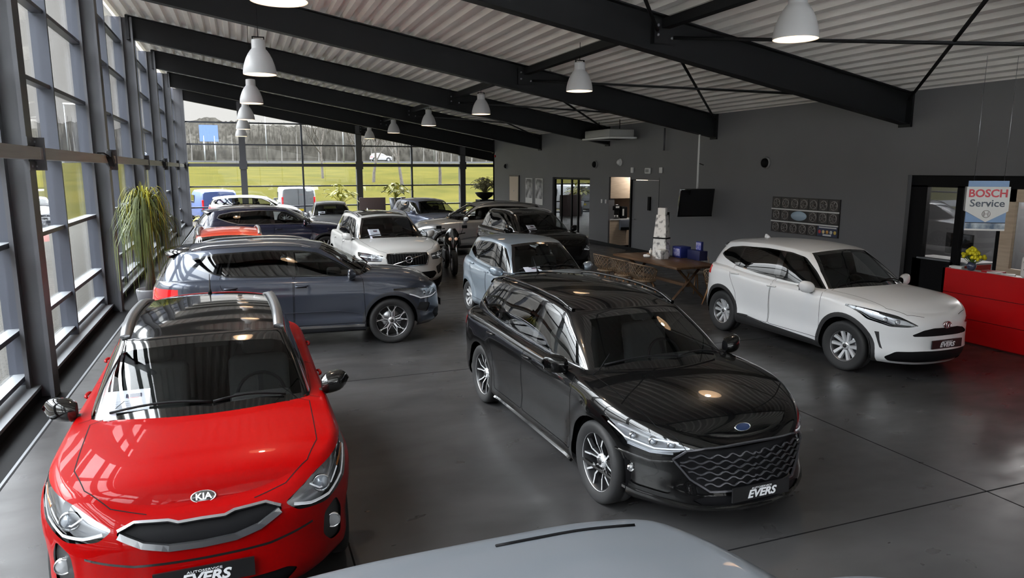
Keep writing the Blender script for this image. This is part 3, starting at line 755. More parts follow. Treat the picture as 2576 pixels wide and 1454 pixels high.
    def build(s, root, M):
        """M: region name -> (object name, material, mode) ; returns dict of objects"""
        bm = s.bm; bm.faces.ensure_lookup_table(); groups = {}
        for f in bm.faces: groups.setdefault(s.names[f[s.rl]], []).append(f)
        s.objs = {}
        for nm, fs in groups.items():
            on, m_, opt = M.get(nm, M['*'] if nm not in ('body',) else M['body'])
            both = opt.get('both', True); off = opt.get('off', 0.)
            sides = [(1, 0)] if both else [(1,), (-1,)]
            for sd in ([(1, -1)] if both else [(1,), (-1,)]):
                vs = []; ns = []; faces = []
                for sg in sd:
                    idx = {}
                    for f in fs:
                        ids = []
                        for v in f.verts:
                            k = (v.index, sg)
                            if v not in idx:
                                idx[v] = len(vs); n_ = Vector(v[s.nl]); n_ = n_.normalized() if n_.length > 1e-6 else v.normal
                                c = v.co - n_ * off; vs.append((c.x, c.y * sg, c.z)); ns.append((n_.x, n_.y * sg, n_.z))
                            ids.append(idx[v])
                        if sg < 0: ids.reverse()
                        faces.append(ids)
                me = bpy.data.meshes.new(on); me.from_pydata(vs, [], faces); me.materials.append(lin(m_))
                me.polygons.foreach_set('use_smooth', [True] * len(faces)); me.update()
                me.normals_split_custom_set_from_vertices(ns)
                o = bpy.data.objects.new(on, me); COL.objects.link(o); o.parent = root
                s.objs.setdefault(nm, []).append(o)
        return s.objs
    def ribbon(s, b, ax, pts, w, lift=.0012, th=None, m=None, sgns=(1, -1), closed=False, inset=0.):
        """flat or raised strip following the surface"""
        for sg in sgns:
            hs = []
            for p in pts:
                c, n_ = s.hit(ax, p, 0, sg)
                if ax != 'side' and sg < 0: c.y = -c.y; n_.y = -n_.y
                hs.append((c, n_))
            if closed: hs.append(hs[0])
            n = len(hs); vs = []
            for i in range(n):
                c, n_ = hs[i]; a = hs[max(i - 1, 0)][0]; e_ = hs[min(i + 1, n - 1)][0]
                if closed and (i == 0 or i == n - 1): a = hs[-2][0]; e_ = hs[1][0]
                t = (e_ - a); t = t.normalized() if t.length > 1e-7 else Vector((1, 0, 0)); sd = t.cross(n_).normalized() * w / 2
                ww = 1.
                if th is None: vs += [c - sd + n_ * lift, c + sd + n_ * lift]
                else: vs += [c - sd - n_ * .004, c - sd * .8 + n_ * (lift + th), c + sd * .8 + n_ * (lift + th), c + sd - n_ * .004]
            k = 2 if th is None else 4; fs = []
            for i in range(n - 1):
                for j in range(k - 1): fs.append((i * k + j, i * k + j + 1, (i + 1) * k + j + 1, (i + 1) * k + j))
            if th is not None: fs += [(0, 1, 2, 3), tuple((n - 1) * k + j for j in (3, 2, 1, 0))]
            b.add(vs, fs, m, False)
        return b
    def patch(s, b, ax, poly, lift, m, sgns=(1,), step=.03, smooth=True):
        """fills a small outline on the surface"""
        x0, x1 = min(p[0] for p in poly), max(p[0] for p in poly); y0, y1 = min(p[1] for p in poly), max(p[1] for p in poly)
        q = bmesh.new(); vv = [q.verts.new((p[0], p[1], 0)) for p in poly]; q.faces.new(vv)
        for axx, lo, hi in ((0, x0, x1), (1, y0, y1)):
            k = lo + step
            while k < hi - step * .3:
                co = [0, 0, 0]; co[axx] = k; no = [0, 0, 0]; no[axx] = 1
                bmesh.ops.bisect_plane(q, geom=q.faces[:] + q.edges[:] + q.verts[:], plane_co=co, plane_no=no, dist=1e-6); k += step
        q.verts.index_update()
        for sg in sgns:
            vs = []
            for v in q.verts:
                c, n_ = s.hit(ax, (v.co.x, v.co.y), lift, sg if ax == 'side' else 1)
                if ax != 'side' and sg < 0: c.y = -c.y
                vs.append(c)
            b.add(vs, [[v.index for v in f.verts] for f in q.faces], m, smooth)
        q.free(); return b
def circ(cx, cz, r, a0, a1, n=26): return [(cx + r * math.cos(math.radians(a0 + (a1 - a0) * i / n)), cz + r * math.sin(math.radians(a0 + (a1 - a0) * i / n))) for i in range(n + 1)]
def clipx(P, xa0, xa1, keep_gt, z0, z1):
    """clip an (x,z) outline by the slanted line through (xa0,z0),(xa1,z1)"""
    def side(p): xl = xa0 + (xa1 - xa0) * (p[1] - z0) / (z1 - z0); return (p[0] - xl) * (1 if keep_gt else -1)
    o = []; n = len(P)
    for i in range(n):
        a, c = P[i], P[(i + 1) % n]; sa, sc = side(a), side(c)
        if sa >= 0: o.append(a)
        if (sa >= 0) != (sc >= 0): t = sa / (sa - sc); o.append((a[0] + (c[0] - a[0]) * t, a[1] + (c[1] - a[1]) * t))
    return o
def mirror_y(P): return [(-y, z) for y, z in P][::-1]
def car_interior(root, S):
    G = S['gh']; y = S['hw'] * .44; zs = .42
    b = MB(); b.box(G['xrb'] + .25, G['xc'] - .15, -S['hw'] * .78, S['hw'] * .78, .30, .36, interior_m)
    b.box(G['xrb'] + .2, G['xrb'] + .55, -S['hw'] * .74, S['hw'] * .74, .3, .92, interior_m); b.build('cabin_floor', root)
    b = MB(); zd = float(cur(S['shoulder'])(G['xc'])) - .05
    b.bbox(G['xc'] - .62, G['xc'] + .05, -S['hw'] * .76, S['hw'] * .76, zd - .25, zd - .01, .05, interior_m)
    b.bbox(G['xc'] - .72, G['xc'] - .5, y - .22, y + .22, zd - .1, zd + .05, .04, interior_m); b.build('dashboard', root)
    b = MB(); Mx = Matrix.Translation((G['xc'] - .80, y, zd - .02)) @ Matrix.Rotation(1.15, 4, 'Y')
    b.tube([Mx @ Vector((.18 * math.cos(a), .18 * math.sin(a), 0)) for a in np.linspace(0, 2 * PI, 25)], .014, blackm, 6, False); b.box(-.17, .17, -.02, .02, -.02, 0, blackm, Mx); b.build('steering_wheel', root)
    for x, yy in ((G['xt'] - .05, y), (G['xt'] - .05, -y), (G['xt'] - .95, y), (G['xt'] - .95, -y)):
        b = MB(); b.bbox(x - .28, x + .28, yy - .25, yy + .25, zs, zs + .17, .05, seat_m)
        Mx = Matrix.Translation((x - .25, yy, zs + .1)) @ Matrix.Rotation(-.22, 4, 'Y'); b.bbox(-.07, .07, -.24, .24, 0, .62, .06, seat_m, Mx); b.bbox(-.05, .05, -.13, .13, .63, .80, .05, seat_m, Mx)
        b.build('seat', root)
def make_car(name, S, label, loc, heading, group=None):
    """heading: direction of travel, degrees from +x"""
    root = empty(name, (loc[0], loc[1], S.get('z', 0)), math.radians(heading), label, 'car', group)
    xf, xr, hw = S['xf'], S['xr'], S['hw']; wf, wr_ = S['wb'] / 2, -S['wb'] / 2; rw = S['wr']; Ra = S['arch']; G = S['gh']
    reg = []
    hoodp = S.get('hood')
    zsh = cur(S['shoulder']); qy, ry, rz = cur(G['qy']), cur(G['ry']), cur(G['rz'])
    if hoodp: reg.append(('hood', 'top', hoodp, {'gh': 0, 'dot': .25}))
    for k, dp in enumerate(S.get('doors', [])): reg.append((('front_door', 'rear_door')[k], 'side', round_poly(dp, .04, 3), {'gh': 0, 'dot': .3}))
    if S.get('tailgate'): reg.append(('tailgate', 'rear', S['tailgate'], {'gh': 0, 'dot': .3}))
    if S.get('sill'): reg.append(('sill', 'side', S['sill'], {'gh': 0, 'dot': .05}))
    if S.get('clad'):
        w_ = S['clad']
        for nm, cx in (('clad_f', wf), ('clad_r', wr_)): reg.append((nm, 'side', circ(cx, rw + .01, Ra + w_, -52, 232, 34), {'gh': 0, 'dot': .08}))
    for nm in ('headlamp', 'grille', 'lower_grille', 'fog', 'side_vent', 'skid', 'drl'):
        if S.get(nm): reg.append((nm, 'front', S[nm], {'gh': 0, 'dot': .06}))
    if S.get('tail_lamp'): reg.append(('tail_lamp', 'rear', S['tail_lamp'], {'dot': .25, 'gh': 0}))
    if S.get('tail_side'): reg.append(('tail_lamp2', 'side', S['tail_side'], {'dot': .2, 'gh': 0}))
    if S.get('roofp'): reg.append(('roof_panel', 'top', S['roofp'], {'gh': 1, 'dot': .55}))
    # windscreen and rear window
    ya0, ya1 = float(qy(G['xc'] - G['bow'])), float(ry(G['xt'] - G['bowt'])); zt = float(rz(G['xt'] - G['bowt'])); rc = G.get('rcrown', .045)
    pw_ = G.get('pillar', .035); zb_ = float(zsh(G['xc'] - G['bow']))
    def wsp(d, top=.0): # outline in (y,z)
        return [(-.2, zb_ - .1), (ya0 - pw_ - d + .012, zb_ - .1), (ya0 - pw_ - d, zb_), ((ya0 + ya1) / 2 - pw_ - d + .012, (zb_ + zt) / 2), (ya1 - pw_ - d, zt - .03 - top)] + [(y, zt - .022 - top + rc * (1 - (y / (ya1 + .02))**2)) for y in np.linspace(ya1 * .92 - d, -.2, 7)]
    reg.append(('ws_border', 'front', wsp(0), {'gh': 1, 'dot': .12}))
    p2 = wsp(.035, .035); zl = zb_ + float(cur(S['crown'])(G['xc'])) + .02
    p2 = [(-.2, zl + .02), (ya0 * .5, zl + .005), (ya0 - pw_ - .05, zb_ + .045)] + p2[3:]
    reg.append(('windscreen', 'front', p2, {'gh': 1, 'dot': .12}))
    if G.get('rw'):
        reg.append(('rw_border', 'rear', G['rw'], {'gh': 1, 'dot': .12})); reg.append(('rear_window', 'rear', [(y if y < 0 else y - .03, z) for y, z in inset_poly(G['rw'], .03)], {'gh': 1, 'dot': .12}))
    dlo = round_poly(S['dlo'], .05, 3)
    reg.append(('dlo_border', 'side', dlo, {'gh': 1, 'dot': .2}))
    ins = inset_poly(dlo, .022); zz0, zz1 = min(p[1] for p in dlo), max(p[1] for p in dlo)
    cuts = S['cuts']; panes = []; cu_ = ins
    for k, (xb, xt_, w_) in enumerate(cuts):
        panes.append(clipx(cu_, xb + w_ / 2, xt_ + w_ / 2, True, zz0, zz1)); cu_ = clipx(cu_, xb - w_ / 2, xt_ - w_ / 2, False, zz0, zz1)
    panes.append(cu_)
    names = ['front_window', 'rear_door_window', 'quarter_window', 'w4']
    for k, p in enumerate(panes):
        if len(p) > 2: reg.append((names[k], 'side', p, {'gh': 1, 'dot': .2}))
    for nm, cx in (('arch_f', wf), ('arch_r', wr_)): reg.append((nm, 'side', circ(cx, rw + .01, Ra, -28, 208, 34) + [(cx - Ra * .9, -.1), (cx + Ra * .9, -.1)], {'gh': 0, 'dot': .02}))
    S['regions'] = reg
    car = Car(S); P = S['paint']; gm = S.get('glass', carglass)
    dlom = frit if not S.get('dlo_paint') else P
    RM = {'body': ('body', P, {}), '*': ('panel', P, {}), 'hood': ('hood', P, {}), 'front_door': ('front_door', P, {'both': False}), 'rear_door': ('rear_door', P, {'both': False}), 'tailgate': ('tailgate', P, {}),
          'sill': ('side_sill', S.get('sillm', plastic), {'both': False}), 'clad_f': ('front_arch_trim', S.get('cladm', plastic), {'both': False}), 'clad_r': ('rear_arch_trim', S.get('cladm', plastic), {'both': False}),
          'headlamp': ('headlamp', lens, {'both': False}), 'grille': ('grille', S.get('grillem', blackm), {'off': S.get('groff', .012)}), 'lower_grille': ('lower_grille', blackm, {'off': .012}), 'fog': ('fog_lamp_recess', S.get('fogm', plastic), {'both': False, 'off': .015}),
          'side_vent': ('side_vent', plastic, {'both': False, 'off': .01}), 'skid': ('skid_plate', satin, {}), 'drl': ('daytime_light', drlm, {'both': False}), 'tail_lamp': ('tail_lamp', redlens, {'both': False}), 'tail_lamp2': ('tail_lamp', redlens, {'both': False}),
          'roof_panel': ('roof_panel', S.get('roofm', gloss_black), {}), 'ws_border': ('windscreen_border', frit, {}), 'windscreen': ('windscreen', S.get('wsglass', MATS['screen_glass']), {}), 'rw_border': ('rear_window_border', frit, {}), 'rear_window': ('rear_window', carglass_d, {}),
          'dlo_border': ('window_surround', dlom, {}), 'front_window': ('front_side_window', gm, {'both': False}), 'rear_door_window': ('rear_side_window', S.get('rglass', carglass_d), {'both': False}), 'quarter_window': ('quarter_window', S.get('rglass', carglass_d), {'both': False})}
    ob = car.build(root, RM)
    s_ = car
    # wheel housings and underside
    b = MB()
    for cx in (wf, wr_):
        for sg in (1, -1):
            a_ = [(cx + (Ra + .02) * math.cos(t), rw + .01 + (Ra + .02) * math.sin(t)) for t in np.linspace(math.radians(-12), math.radians(192), 20)]
            b.grid([[(px_, sg * yy_, pz_) for px_, pz_ in a_] for yy_ in (hw - .36, hw - .075)], blackm)
            b.add([(px_, sg * (hw - .36), pz_) for px_, pz_ in a_], [tuple(range(20))], blackm)
    zf_ = .2
    b.box(xr + .5, xf - .5, -(hw - .32), hw - .32, zf_ + .02, zf_ + .1, blackm)
    b.box(wr_ + Ra, wf - Ra, -(hw - .08), hw - .08, zf_ + .02, zf_ + .3, blackm)
    b.box(wf + Ra * .95, xf - .42, -(hw - .42), hw - .42, zf_ + .05, .5, blackm); b.box(xr + .35, wr_ - Ra * .95, -(hw - .38), hw - .38, zf_ + .10, .6, blackm)
    b.build('underbody', root)
    # wheels
    steer = S.get('steer', 0.)
    for cx, st in ((wf, steer), (wr_, 0)):
        for sg in (1, -1): wheel(root, cx, sg * (hw - .125 - S.get('winset', .0)), rw, S['rim'], S.get('ww', .215), S['style'], sg, st)
    # seams
    def seam(name_, ax, polys, w=.006, m=blackm, closed=True, sg=(1, -1), th=None, lift=.0015, par=root):
        for p in polys:
            for g_ in sg:
                b = MB(); s_.ribbon(b, ax, dens_poly(p, .04) if closed else dens(p, .04), w, lift, th, m, (g_,), closed); b.build(name_, par)
    def dens(P, d):
        o = []
        for i in range(len(P) - 1):
            a, c = Vector(P[i]), Vector(P[i + 1]); n = max(1, int((c - a).length / d))
            for k in range(n): o.append(tuple(a.lerp(c, k / n)))
        return o + [tuple(P[-1])]
    if S.get('doors'):
        seam('door_gap', 'side', [round_poly(d, .04, 3) for d in S['doors']], S.get('gapw', .006))
    if hoodp: seam('hood_gap', 'top', [[p for p in hoodp if p[1] > .02]], .006, closed=False)
    for nm, ax, pts, w, m_, th in S.get('strips', []): seam(nm, ax, [pts], w, m_, False, th=th, lift=.002)
    # handles, mirrors
    for (hx, hz) in S.get('handles', []):
        for sg in (1, -1):
            b = MB(); c, n_ = s_.hit('side', (hx, hz), 0, sg); pts = []
            for t in np.linspace(-1, 1, 9): pts.append(c + Vector((t * .095, 0, .006 * t)) + n_ * (.006 + .016 * (1 - t**4)))
            b.tube(pts, [.008] + [.0125] * 7 + [.008], S.get('handlem', P), 8); b.box(hx - .075, hx + .075, c.y - .002, c.y + .004 * sg, hz - .022, hz + .018, blackm) if S.get('handlecup', True) else None
            b.build('door_handle', root)
    mx, mz, my = S['mirror']
    for sg in (1, -1):
        b = MB(); prof = []
        for j, t in enumerate(np.linspace(0, 1, 9)):
            yy = my + .02 + t * .215; hh = .083 * (1 - abs(2 * t - .85)**3.4 * .62); d_ = .085 * (1 - abs(2 * t - .75)**3 * .7); ring = []
            for a in np.linspace(0, 2 * PI, 15)[:-1]:
                ca, sa = math.cos(a), math.sin(a)
                ring.append((mx + (d_ if ca > 0 else d_ * .45) * np.sign(ca) * abs(ca)**.8 - t * .03, sg * yy, mz + .03 * t + hh * np.sign(sa) * abs(sa)**.8))
            prof.append(ring)
        b.grid(prof, S.get('mirrorm', P), True, True); b.add(prof[0], [tuple(range(14))], blackm); b.add(prof[-1], [tuple(range(14))], S.get('mirrorm', P))
        o = b.build('door_mirror', root)
        b = MB(); b.box(mx - .03, mx + .03, *sorted((sg * (my - .06), sg * (my + .06))), mz - .07, mz - .035, plastic); b.box(mx - .042, mx - .032, *sorted((sg * (my + .05), sg * (my + .21))), mz - .035, mz + .065, chrome); b.build('mirror_foot', o)
    # wipers
    b = MB(); zc_ = zl
    for y0, y1 in ((.05, -ya0 * .78), (ya0 * .72, .06)):
        pts = []
        for t in np.linspace(0, 1, 8):
            y = y0 + (y1 - y0) * t; h = zb_ + float(cur(S['crown'])(G['xc'])) * (1 - min(1, abs(y) / ya0)**2) + .035 + .02 * math.sin(t * PI)
            c, n_ = s_.hit('front', (y, h), .018); pts.append(c)
        b.tube(pts, .009, blackm, 5)
    b.build('wiper', root)
    # plate
    if S.get('plate'):
        pz, lift = S['plate']; c, n_ = s_.hit('front', (.01, pz), 0.)
        o = MB().box(-.006, .006, -.26, .26, -.055, .055, platem).build('number_plate', root); o.location = (c.x + lift, 0, pz); 
        rot = (PI / 2, 0, PI / 2)
        if S.get('letters', True):
            text('plate_lettering', 'EVERS', .082, (.008, .0, -.012), rot, letterm, o, .001, .25, .0028, sx=1.15)
            text('plate_small_lettering', 'AUTOSERVICE', .019, (.008, 0, .032), rot, letterm, o, .001, 0, 0, sx=1.5)
    # headlamp internals
    if S.get('headlamp'):
        hp = S['headlamp']; cx_ = sum(p[0] for p in hp) / len(hp); 
        for sg in (1, -1):
            b = MB()
            hb = inset_poly(hp, .006)
            s_.patch(b, 'front', hb, -.055, S.get('lampback', mat('lamp_housing', (.20, .20, .21), .3, .5)), (sg,), .05)
            for (ly, lz, lr) in S.get('projectors', []):
                c, n_ = s_.hit('front', (ly, lz), -.012); c.y *= sg
                M_ = Matrix.Translation((c.x - .03, c.y, c.z)) @ Matrix.Rotation(PI / 2, 4, 'Y')
                b.lathe([(lr * 1.25, .0), (lr * 1.2, .02), (lr, .012)], chrome, 18, M_); b.lathe([(lr, .012), (lr * .8, .026), (lr * .45, .036), (0, .040)], mat('lamp_lens_ball', (.25, .27, .30), .06, coat=1), 18, M_)
            for (pts, w, m_) in S.get('lampbars', []): 
                q = MB(); s_.ribbon(q, 'front', dens(pts, .03), w, -.012, .008, m_, (sg,), False) if False else s_.ribbon(b, 'front', dens(pts, .03), w, -.02, .012, m_, (sg,))
            b.build('lamp_unit', ob['headlamp'][0 if sg > 0 else 1])
    if S.get('fogl'):
        for sg in (1, -1):
            ly, lz, lr = S['fogl']; c, n_ = s_.hit('front', (ly, lz), 0); M_ = Matrix.Translation((c.x - .012, sg * ly, lz)) @ Matrix.Rotation(PI / 2, 4, 'Y')
            b = MB(); b.lathe([(lr * 1.25, 0), (lr * 1.15, .022), (lr, .012)], S.get('fogring', chrome), 18, M_); b.lathe([(lr, .012), (lr * .6, .016), (0, .018)], reflm, 18, M_); b.build('fog_lamp', root)
    if S.get('rails'):
        rm_, z_, w_ = S['rails']
        for sg in (1, -1):
            b = MB(); xs = np.linspace(G['xt'] - .14, G['xrt'] + .22, 22); pts = []
            for i, x in enumerate(xs):
                y = float(ry(x)) - .015; e_ = min(i, len(xs) - 1 - i); up = z_ * min(1, e_ / 2.5)
                pts.append((x, sg * y, float(rz(x)) + .012 + up))
            # flat blade section
            rows = []
            for p in pts: rows.append([(p[0], p[1] + dy, p[2] + dz) for dy, dz in ((-w_, -.012), (-w_ * .8, .010), (0, .016), (w_ * .8, .010), (w_, -.012))])
            b.grid(rows, rm_, True, True)
            for i in (1, len(pts) - 2): b.box(pts[i][0] - .05, pts[i][0] + .05, pts[i][1] - w_ * .8, pts[i][1] + w_ * .8, pts[i][2] - .05, pts[i][2], rm_)
            b.build('roof_rail', root)
    if S.get('fin'):
        fx = S['fin']; c, n_ = s_.hit('top', (fx, .001), 0); b = MB(); rows = []
        for t in np.linspace(0, 1, 7):
            h = .06 * t**.6; L_ = .075 * (1 - t * .75); w_ = .022 * (1 - t * .8); x_ = c.x - .03 * t * 1.2
            rows.append([(x_ + L_ * math.cos(a), w_ * math.sin(a), c.z - .004 + h) for a in np.linspace(0, 2 * PI, 13)[:-1]])
        b.grid(rows, S.get('finm', P), True, True); b.add(rows[-1], [tuple(range(12))], S.get('finm', P)); b.build('antenna', root)
    if S.get('rod'):
        c, n_ = s_.hit('top', (S['rod'], .001), 0); b = MB(); b.tube([c, c + Vector((-.035, 0, .04)), c + Vector((-.16, 0, .17))], [.02, .008, .003], blackm, 8); b.build('antenna', root)
    if S.get('spoiler'):
        sx, sl, zz = S['spoiler']; b = MB(); rows = []; ym = float(ry(G['xrt'] + .06))
        for x_, dz in ((G['xrt'] + .16, .004), (G['xrt'] + .02, .004), (G['xrt'] - sl * .6, -.012), (G['xrt'] - sl, -.04), (G['xrt'] - sl + .02, -.062), (G['xrt'] + .05, -.07)):
            row = []
            for y in np.linspace(-ym, ym, 15):
                row.append((x_ + .10 * (abs(y) / ym)**3 * (1 if x_ < G['xrt'] else .2), y, float(rz(max(x_, G['xrt']))) + rc * (1 - (abs(y) / ym)**2.3) + dz))
            rows.append(row)
        b.grid(rows, S.get('spoilerm', P)); b.build('rear_spoiler', root)
    if S.get('sheet'):
        # price sheet behind the windscreen
        sy, sw, sh = S['sheet']; h0 = zb_ + .055; pts = []
        c0, n0 = s_.hit('front', (sy, h0), -.02); c1, n1 = s_.hit('front', (sy, h0 + .18), -.02)
        up = (c1 - c0).normalized(); c0s, _ = s_.hit('front', (sy + .1, h0), -.03)
        si = Vector((0, 1, 0)); nn = up.cross(si); nn = nn if nn.x < 0 or True else -nn
        o = MB(); rows = [[c0 + si * (a * sw / 2) + up * (t * sh) for a in (-1, 1)] for t in (0, 1)]
        nn = si.cross(up).normalized(); nn = nn if nn.z > 0 else -nn
        o.add([r for q in rows for r in q] + [r - nn * .002 for q in rows for r in q], [(0, 1, 3, 2), (4, 6, 7, 5), (0, 4, 5, 1), (2, 3, 7, 6)], paperm)
        ps = o.build('price_sheet', root); tag(ps, None)
        b = MB()
        def rc_(a0, a1, t0, t1, m_): b.add([c0 + si * (a * sw / 2) + up * (t * sh) + nn * .0015 for a, t in ((a0, t0), (a1, t0), (a1, t1), (a0, t1))], [(0, 1, 2, 3)], m_)
        rc_(-.1, .62, .72, .86, inkm); rc_(0., .5, .70, .73, ink_red)
        for k in range(7): rc_(-.7, .55 - .12 * (k % 3), .60 - k * .075, .612 - k * .075, mat('print_grey', (.35, .35, .42), .6))
        rc_(-.3, .35, .05, .075, inkm)
        b.build('sheet_print', ps)
    if S.get('interior', True): car_interior(root, S)
    if S.get('extra'): S['extra'](car, root, ob, seam, dens)
    return root, car
# ================================================================ CAR SHAPES
red = paint('red_paint', (.27, .0001, .0004), .0, .4, .3, .06); pblack = paint('black_paint', (.0022, .0022, .0024), 0., .25, 1., .1)
pwhite = paint('pearl_white_paint', (.68, .685, .695), .0, .35, .6); pslate = paint('slate_grey_paint', (.046, .055, .078), .5, .28)
DSX = [(0, .07), (.07, .025), (.18, .012), (.34, .020), (.58, .004), (.74, .0), (.86, .010), (.95, .032), (1, .065)]
def toy_extra(car, root, ob, seam, dens):
    # emblem: ellipses
    c, n_ = car.hit('front', (.01, .725)); o = MB()
    for (a, b_, dx) in ((.062, .043, 0), (.022, .036, 0), (.045, .018, .018)):
        o.tube([Vector((c.x + .012, a * math.cos(t), .725 + dx + b_ * math.sin(t))) for t in np.linspace(0, 2 * PI, 25)], .006, chrome, 6, False)
    M_ = Matrix.Translation((c.x - .002, 0, .725)) @ Matrix.Rotation(PI / 2, 4, 'Y') @ Matrix.Diagonal((.68, 1, 1, 1)); o.lathe([(.064, 0), (.06, .008), (0, .010)], mat('emblem_red', (.18, .02, .03), .2, .3, 1), 20, M_)
    o.build('emblem', root)
    b = MB(); M2 = Matrix
    for sg in (1, -1):
        b.bbox(.1, .5, sg * .875 - .008, sg * .875 + .008, .30, .345, .006, satin)
    
TOY = dict(xf=2.12, xr=-2.05, hw=.8825, wb=2.56, wr=.335, rim=.215, arch=.385, style='double', paint=pwhite, clad=.062, winset=.0, ww=.21,
    shoulder=[(2.12, .855), (1.95, .90), (1.6, .95), (1.2, .98), (.8, .995), (0, 1.0), (-.8, 1.035), (-1.4, 1.08), (-2.05, 1.09)],
    bottom=[(2.12, .20), (1.7, .22), (.8, .22), (-.8, .22), (-1.6, .28), (-2.05, .36)],
    crown=[(2.12, 0.01), (1.95, .04), (1.6, .06), (1.1, .085), (.7, .09), (-1.2, .05), (-2.05, 0)],
    df=[(0, .11), (.10, .03), (.22, .0), (.42, .012), (.60, .02), (.78, .025), (.90, .06), (.96, .10), (1, .16)], ds=DSX,
    dr=[(0, .05), (.15, 0), (.45, .0), (.6, .05), (.8, .06), (1, .13)], cornf=(.95, 2.35), cornr=(.75, 2.8), flare=.020,
    gh=dict(xc=1.10, bow=.27, xt=.30, bowt=.10, xrt=-1.62, xrb=-2.0, bowr=.2, qy=[(1.1, .72), (.83, .745), (.2, .785), (-.8, .79), (-1.5, .73), (-1.95, .64)], ry=[(.3, .54), (.2, .555), (-.3, .59), (-1.0, .585), (-1.62, .52)],
            rz=[(.3, 1.455), (.0, 1.495), (-.5, 1.515), (-1.1, 1.495), (-1.62, 1.44)], rcrown=.05, rw=[(-.2, 1.10), (.56, 1.12), (.47, 1.40), (-.2, 1.44)], pillar=.04),
    dlo=[(.82, 1.01), (.1, 1.035), (-.5, 1.06), (-1.0, 1.105), (-1.45, 1.20), (-1.62, 1.26), (-1.42, 1.385), (-1.1, 1.432), (-.5, 1.458), (0, 1.446), (.27, 1.40), (.55, 1.225)],
    cuts=[(-.13, -.16, .13), (-1.06, -1.02, .035)], rglass=carglass_d,
    doors=[[(.88, .36), (.86, .95), (.84, 1.02), (-.12, 1.06), (-.14, .36)], [(-.155, .36), (-.135, 1.08), (-1.12, 1.12), (-1.10, .98), (-.92, .72), (-.84, .36)]],
    hood=[(2.01, -.1), (2.01, .30), (1.93, .50), (1.75, .66), (.9, .715), (.83, .5), (.83, -.1)],
    sill=[(-.97, .1), (-.97, .335), (-.82, .39), (-.62, .395), (-.4, .355), (.92, .31), (.97, .1)],
    headlamp=round_poly([(.40, .72), (.52, .70), (.68, .70), (.82, .765), (.88, .92), (.80, .90), (.60, .84)], .02, 3),
    projectors=[(.60, .755, .026), (.70, .775, .026)], lampback=mat('lamp_bright_housing', (.52, .53, .55), .22, .6), lampbars=[([(.45, .722), (.66, .722), (.80, .79), (.85, .87)], .012, blackm), ([(.50, .79), (.74, .855)], .020, blackm)],
    grille=round_poly([(-.2, .685), (.20, .69), (.34, .665), (.47, .605), (.45, .585), (-.2, .592)], .02, 3),
    lower_grille=round_poly([(-.2, .40), (.36, .40), (.62, .385), (.70, .30), (.64, .245), (-.2, .24)], .03, 3),
    side_vent=[(.745, .62), (.775, .62), (.755, .53), (.735, .42), (.715, .40), (.735, .52)],
    tail_lamp=[(.30, .96), (.95, .92), (.95, 1.04), (.62, 1.07), (.30, 1.0)], tail_side=[(-1.62, 1.055), (-1.85, 1.085), (-2.2, 1.10), (-2.2, .955), (-1.95, .955)],
    plate=(.485, .012), handles=[(-.05 + .12 - .18, .93), (-.98, 1.0)], handlecup=False, mirror=(.66, 1.03, .82), fin=-1.25, spoiler=(0, .16, 0),
    strips=[('rocker_insert', 'side', [(-.60, .375), (-.28, .345)], .03, satin, .01)], extra=toy_extra, steer=.10)

def oval_badge(car, root, z, a, b_, word, size, face=gloss_black, axis_front=True, tilt=0.35, shear=0.):
    c, n_ = car.hit('front', (.01, z)); t = math.atan2(n_.z, n_.x)
    o = empty('x'); bpy.data.objects.remove(o)
    m_ = MB(); M_ = Matrix.Rotation(PI / 2 - t, 4, 'Y'); mm = Matrix.Diagonal((b_, a, 1, 1))
    m_.lathe([(1, -.01), (1, .006), (.93, .010), (.86, .006)], chrome, 28, M_ @ mm); m_.lathe([(.88, .006), (0, .007)], face, 28, M_ @ mm)
    o = m_.build('emblem', root); o.location = c
    if word:
        tx = text('emblem_lettering', word, size, (0, 0, 0), (0, 0, 0), chrome, o, .0012, shear, .0012, sx=1.1)
        tx.matrix_local = Matrix.Rotation(PI / 2 - t, 4, 'Y') @ Matrix.Translation((0, 0, .008)) @ Matrix.Rotation(PI / 2, 4, 'Z') @ Matrix.Diagonal((1.1, 1, 1, 1))
    return o
def kia_extra(car, root, ob, seam, dens):
    oval_badge(car, root, .815, .070, .036, 'KIA', .050)
    b = MB()
    car.ribbon(b, 'front', dens([(-.0, .735), (.12, .733), (.17, .747), (.34, .757), (.42, .728)], .03), .020, .004, .008, satin)
    car.ribbon(b, 'front', dens([(-.0, .612), (.17, .618), (.30, .648), (.415, .705)], .03), .042, .004, .008, satin)
    b.build('grille_chrome_trim', root)
    b = MB(); car.ribbon(b, 'front', dens([(0, .53), (.35, .535), (.60, .57)], .04), .014, .0015, None, gloss_black); b.build('bumper_gap', root)
